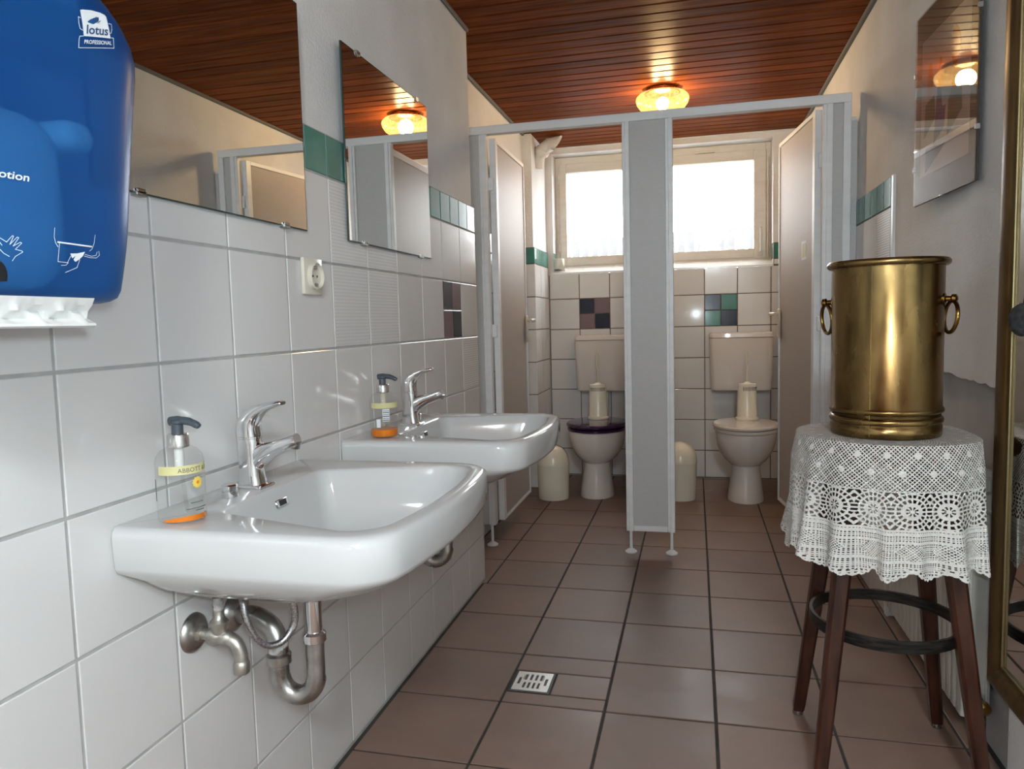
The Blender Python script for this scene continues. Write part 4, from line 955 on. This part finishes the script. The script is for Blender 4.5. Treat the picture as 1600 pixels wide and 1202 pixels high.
def leaf(x, y0, y1, w_, bend=0.0, n=10):
    L_ = []; R2 = []
    for i in range(n + 1):
        t_ = i / n; yy = y0 + (y1 - y0) * t_; ww = w_ * math.sin(PI * (t_ * .9 + .05)) ** .8; xx = x + bend * math.sin(PI * t_)
        L_.append((xx - ww, yy)); R2.append((xx + ww, yy))
    return L_ + R2[::-1]
artpoly('feather', 'art_o', leaf(.20, .52, .80, .06)); artpoly('feather', 'art_o', leaf(.42, .54, .78, .045)); artpoly('feather', 'art_o', leaf(.70, .62, .90, .09, .03))
artpoly('colour_patch', 'art_g', [(.08, .28), (.32, .38), (.30, .55), (.10, .52)], .0003); artpoly('colour_patch', 'art_p', [(.30, .20), (.52, .28), (.56, .55), (.36, .58)], .0004); artpoly('colour_patch', 'art_g', [(.58, .20), (.86, .32), (.84, .55), (.60, .58)], .0003)
artpoly('triangle', 'art_d', [(.12, .02), (.12, .20), (.55, .16)], .0003)
sw = [(.52 + .16 * math.cos(q) * (1 + .3 * q / 4), .58 + .16 * math.sin(q)) for q in np.linspace(-1.9, 2.2, 16)]
artpoly('swirl', 'art_w', sw + [(a * .96 + .035, b * .98 + .012) for a, b in reversed(sw)], .0006)
MB().box(-.0142, -.0122, -hw, hw, 0, ph).build('glass_pane', 'picglass', pc, False, rel=False)
for yy, zz, hor in ((hw * .0, 0, 1), (hw * .9, .1, 0), (hw * .9, ph - .15, 0), (-hw, .12, 2), (-hw, ph - .12, 2), (0, ph, 1)):
    if hor == 1: MB().box(-.0155, -.005, yy - .006, yy + .006, zz - .002, zz + .002, .0005).build('clip', 'dull', pc, rel=False)
    else: MB().box(-.016, -.005, (hw if hor == 0 else -hw) - .002, (hw if hor == 0 else -hw) + .002, zz - .006, zz + .006, .0005).build('clip', 'dull', pc, rel=False)
# ================================================================== tall gilt mirror at the right edge
gy1 = 1.752; gy0_ = 1.12; gz0, gz1 = .232, 1.98
gm = thing('gilt_mirror', 'tall mirror in dull gold wooden frame at the right edge of the room', 'mirror', (XR, (gy0_ + gy1) / 2, gz0))
fw = .062
profF = [(0, .0), (-.018, .0), (-.027, .008), (-.031, .020), (-.029, .034), (-.022, .046), (-.018, .052), (-.018, fw), (0, fw)]
mb = MB(); loops = []
cor = [(gy1, gz0, -1, 1), (gy1, gz1, -1, -1), (gy0_, gz1, 1, -1), (gy0_, gz0, 1, 1)]
for (cy, cz, dy, dz) in cor: loops.append([Vector((XR + .003 + a, cy + dy * b, cz + dz * b)) for a, b in profF])
mb.loft(loops, closed=True); mb.build('frame', 'gilt', gm, True, 35)
mb = MB(); loops = []
bead = [(.0028 * math.cos(q), .0028 * math.sin(q)) for q in np.linspace(0, 2 * PI, 8, endpoint=False)]
for (cy, cz, dy, dz) in cor: loops.append([Vector((XR + .003 - .018 + a, cy + dy * (fw - .002 + b), cz + dz * (fw - .002 + b))) for a, b in bead])
mb.loft(loops, closed=True); mb.build('gold_bead', 'gold', gm)
mb = MB(); xm = XR - .012
mb.add([(xm, gy0_ + fw - .002, gz0 + fw - .002), (xm, gy1 - fw + .002, gz0 + fw - .002), (xm, gy1 - fw + .002, gz1 - fw + .002), (xm, gy0_ + fw - .002, gz1 - fw + .002)], [(0, 1, 2, 3)]); mb.build('mirror_face', 'mirror', gm, False)
MB().box(XR - .010, XR + .003, gy0_ + .02, gy1 - .02, gz0 + .02, gz1 - .02).build('back_board', 'board', gm, False)
# dark woolly ball hanging against the mirror frame
wp = thing('woolly_ball', 'small black woolly ball hanging in front of the gilt mirror frame', 'ornament', (1.402, 1.508, 1.02))
mb = MB(); rnd_ = random.Random(9); K = 20; loops = []
for i in range(1, K):
    ph_ = PI * i / K; loops.append([Vector((1.402 + .022 * (1 + rnd_.uniform(-.06, .06)) * math.sin(ph_) * math.cos(q), 1.508 + .022 * (1 + rnd_.uniform(-.06, .06)) * math.sin(ph_) * math.sin(q), 1.02 + .030 * math.cos(ph_))) for q in np.linspace(0, 2 * PI, 24, endpoint=False)])
mb.loft(loops); mb.build('ball', 'fur', wp)
MB().tube(catmull([(1.402, 1.508, 1.045), (1.412, 1.512, 1.10), (1.452, 1.514, 1.16)], 4), .0015, 6).build('cord', 'black', wp)
MB().lathe([(.004, 0), (.004, .012)], 10, Matrix.Translation((1.4445, 1.514, 1.16)) @ Matrix.Rotation(PI / 2, 4, 'Y')).build('nail', 'dull', wp)

# ================================================================== blue towel dispenser
DYC = .590; DZB, DZT = 1.074, 1.478
td = thing('towel_dispenser', 'translucent blue paper towel dispenser on the left wall, cut by the picture edge', 'towel dispenser', (0, DYC, DZB))
def dw(z):       # half width by height
    t_ = (z - DZB) / (DZT - DZB); base = .171 + .044 * min(1, t_ / .68) ** 1.2
    if t_ > .68: base = .215 * (1 - ((t_ - .68) / .36) ** 2)
    return base
def df(z):       # front depth
    t_ = (z - DZB) / (DZT - DZB); return .200 - .012 * (max(0, .25 - t_) / .25) ** 2 - .05 * max(0, (t_ - .74) / .26) ** 2
NP = 7.0
def dx(yv, z):
    t_ = min(1, abs(yv - DYC) / dw(z)); return .012 + (df(z) - .012) * (1 - t_ ** NP) ** (1 / NP)
def dloop(z, ins=0.0, n=72):
    out = []
    for i in range(n):
        a = PI * i / (n - 1); c_, s_ = math.cos(a), math.sin(a); e = 2 / NP
        yy = DYC + (dw(z) - ins) * math.copysign(abs(c_) ** e, c_); xx = .006 + (df(z) - .006 - ins) * abs(s_) ** e
        out.append(Vector((xx, yy, z)))
    return out
mb = MB(); zs = [DZB, DZB + .002, DZB + .006, DZB + .014] + list(np.linspace(DZB + .03, DZT - .02, 22)) + [DZT - .01, DZT - .003, DZT]
ins = [.014, .007, .002, 0] + [0] * 22 + [.003, .010, .022]
mb.loft([dloop(z, i_) for z, i_ in zip(zs, ins)]); mb.build('cover', 'blue', td, True, 40)
# inside: mechanism body and paper roll seen through the plastic
MB().box(.02, .176, DYC - .15, DYC + .105, DZB + .012, DZB + .200, .045, 5).build('mechanism', 'inner', td)
MB().box(.10, .178, DYC + .09, DYC + .135, DZB + .165, DZB + .200, .016, 4).build('roll_arm', 'inner', td)
MB().lathe([(.02, -.10), (.040, -.10), (.045, -.095), (.045, .05), (.04, .055), (.02, .055)], 32, Matrix.Translation((.055, DYC - .03, DZB + .265)) @ Matrix.Rotation(PI / 2, 4, 'X')).build('paper_roll', 'inner', td)
# white tray with wavy chute
mb = MB(); loops = []
NY = 60; yA, yB_ = DYC - .118, DYC + .100
for i in range(NY + 1):
    u = i / NY; yy = yA + (yB_ - yA) * u; wv = .0075 * (math.sin(u * 2 * PI * 4.0) ** 3 if True else 0); ef = min(1, min(u, 1 - u) / .04)
    f0 = .188
    pts = [(.012, DZB + .004), (f0, DZB + .004), (f0 - .004, DZB - .004), (f0 - .010 + wv, DZB - .010), (f0 - .012 - wv, DZB - .018), (f0 - .001, DZB - .0235), (f0, DZB - .026), (f0 - .004, DZB - .028), (.012, DZB - .024)]
    loops.append([Vector((a, yy, b)) for a, b in pts])
mb.loft(loops); mb.build('tray', 'white_pl', td, True, 30)
def onface(yv, z, off=.0006): return Vector((dx(yv, z) + off, yv, z))
def px_to_face(px, py, A):   # printed artwork layout: plain affine from layout units to wall position
    return A[0][0] + A[0][1] * px + A[0][2] * py, A[1][0] + A[1][1] * px + A[1][2] * py
A_logo = [[0.579568, 0.00092, -6.3e-05], [1.356105 + .0326, 0.000328, -0.000704]]
A_logo[1][0] = 1.356105 + .0
A_txt = [[0.593234, 0.000687, -6.7e-05], [1.354044, 0.000125, -0.0006]]
A_ico = [[0.592689, 0.000782, -6e-05], [1.374216, 6.5e-05, -0.00065]]
def poly_print(nm, m, pts, A, off=.0006, par=td):
    mb_ = MB(); mb_.add([onface(*px_to_face(a, b, A), off) for a, b in pts], [tuple(range(len(pts)))]); return mb_.build(nm, m, par, False)
def line_print(nm, m, strokes, A, w_=1.0, off=.0008, par=td):
    mb_ = MB()
    for s_ in strokes:
        P_ = [Vector((a, b)) for a, b in s_]
        for a, b in zip(P_[:-1], P_[1:]):
            d_ = (b - a); nn = Vector((-d_.y, d_.x)).normalized() * w_ / 2; e_ = d_.normalized() * w_ * .3
            q = [a + nn - e_, b + nn + e_, b - nn + e_, a - nn - e_]
            mb_.add([onface(*px_to_face(p.x, p.y, A), off) for p in q], [(0, 1, 2, 3)])
    return mb_.build(nm, m, par, False)
def text_print(nm, m, txt, p0, ex, ey, A, off=.0010, bold=False, par=td):
    vs, fs = text2d(txt, 1.0, bold); w_ = max(v[0] for v in vs) - min(v[0] for v in vs); x0 = min(v[0] for v in vs); mb_ = MB()
    mb_.add([onface(*px_to_face(p0[0] + (a - x0) / w_ * ex[0] + b * ey[0], p0[1] + (a - x0) / w_ * ex[1] + b * ey[1], A), off) for a, b in vs], fs); return mb_.build(nm, m, par, False)
lg = poly_print('logo_card', 'print', [(116.8, 17.8), (121, 17.0), (135, 17.6), (150, 20.5), (158, 23.5), (160.8, 26.5), (163, 45), (165.5, 61.2), (150, 59.6), (135, 58.2), (121.8, 57.2), (120, 40)], A_logo)
text_print('logo_text', 'printblue', 'lotus', (125.5, 53.5), (35, 2.8), (1.2, -19.5), A_logo, bold=True)
poly_print('logo_petal', 'printblue', leaf(141.5, 36.5, 27.5, 1.5), A_logo, .0010)
for sg_ in (-1, 1):
    poly_print('logo_petal', 'printblue', [(141.5 + sg_ * a, b) for a, b in ((1.2, 36.5), (3.0, 34.8), (4.0, 32), (4.2, 29.6), (2.4, 31.6), (1.5, 34))], A_logo, .0011)
    poly_print('logo_petal', 'printblue', [(141.5 + sg_ * a, b) for a, b in ((2.2, 37), (4.4, 36.2), (6.4, 34.4), (7.0, 32.8), (4.8, 34.0), (3.0, 35.6))], A_logo, .0012)
line_print('logo_outline', 'print', [[(116.5, 30), (113.4, 28), (114.2, 38), (116, 46), (119.8, 48.5)], [(162.5, 37.5), (168.5, 38.2), (168.3, 47), (166.5, 52.5), (164.5, 53)], [(121, 57.3), (115.5, 57.3), (114.4, 62), (113.8, 74.8), (142, 75.6), (171, 76.6), (170.2, 60.5), (166, 60)]], A_logo, .9)
text_print('logo_subtext', 'print', 'PROFESSIONAL', (122, 68.8), (44.5, 2.6), (.5, -8.6), A_logo, bold=True)
text_print('name_text', 'print', 'motion', (-22, 273.4), (66.5, 11.2), (2.0, -17.5), A_txt, bold=True)
def z4(pts): return [(a / 4.29, 240 + b / 4.29) for a, b in pts]
line_print('towel_icon', 'print', [z4(s_) for s_ in ([(333, 500), (333, 560), (345, 600), (365, 628)], [(626, 540), (622, 600), (610, 640), (592, 655)], [(372, 600), (374, 726), (440, 735), (458, 690)], [(400, 752), (432, 752), (446, 735)], [(526, 715), (512, 770), (434, 802)], [(556, 690), (600, 702), (650, 704), (672, 685), (664, 655)], [(560, 678), (610, 692), (645, 686), (652, 660)])], A_ico, .8)
line_print('towel_icon_bar', 'print', [z4([(360, 595), (605, 624)])], A_ico, 2.4)
poly_print('towel_icon_hand', 'print', z4([(452, 672), (500, 672), (558, 660), (545, 690), (520, 715), (495, 730), (480, 715), (492, 688), (470, 705)]), A_ico, .0009)
line_print('hand_icon', 'print', [z4(s_) for s_ in ([(0, 575), (40, 600), (70, 560), (78, 562), (60, 615), (100, 568), (110, 572), (80, 625), (122, 600), (130, 606), (95, 645), (135, 655), (142, 662), (100, 690), (85, 718)], [(0, 640), (30, 670), (65, 690)], [(0, 600), (15, 620)])], A_ico, .9)
sw_ = [px_to_face(*z4([(72 * math.cos(q) + 0, 846 - 128 * math.sin(q))])[0], A_ico) for q in np.linspace(0, PI, 24)]
mb = MB(); mb.add([onface(a, b, .0007) for a, b in sw_], [tuple(range(24))]); mb.build('sensor_window', 'black', td, False)
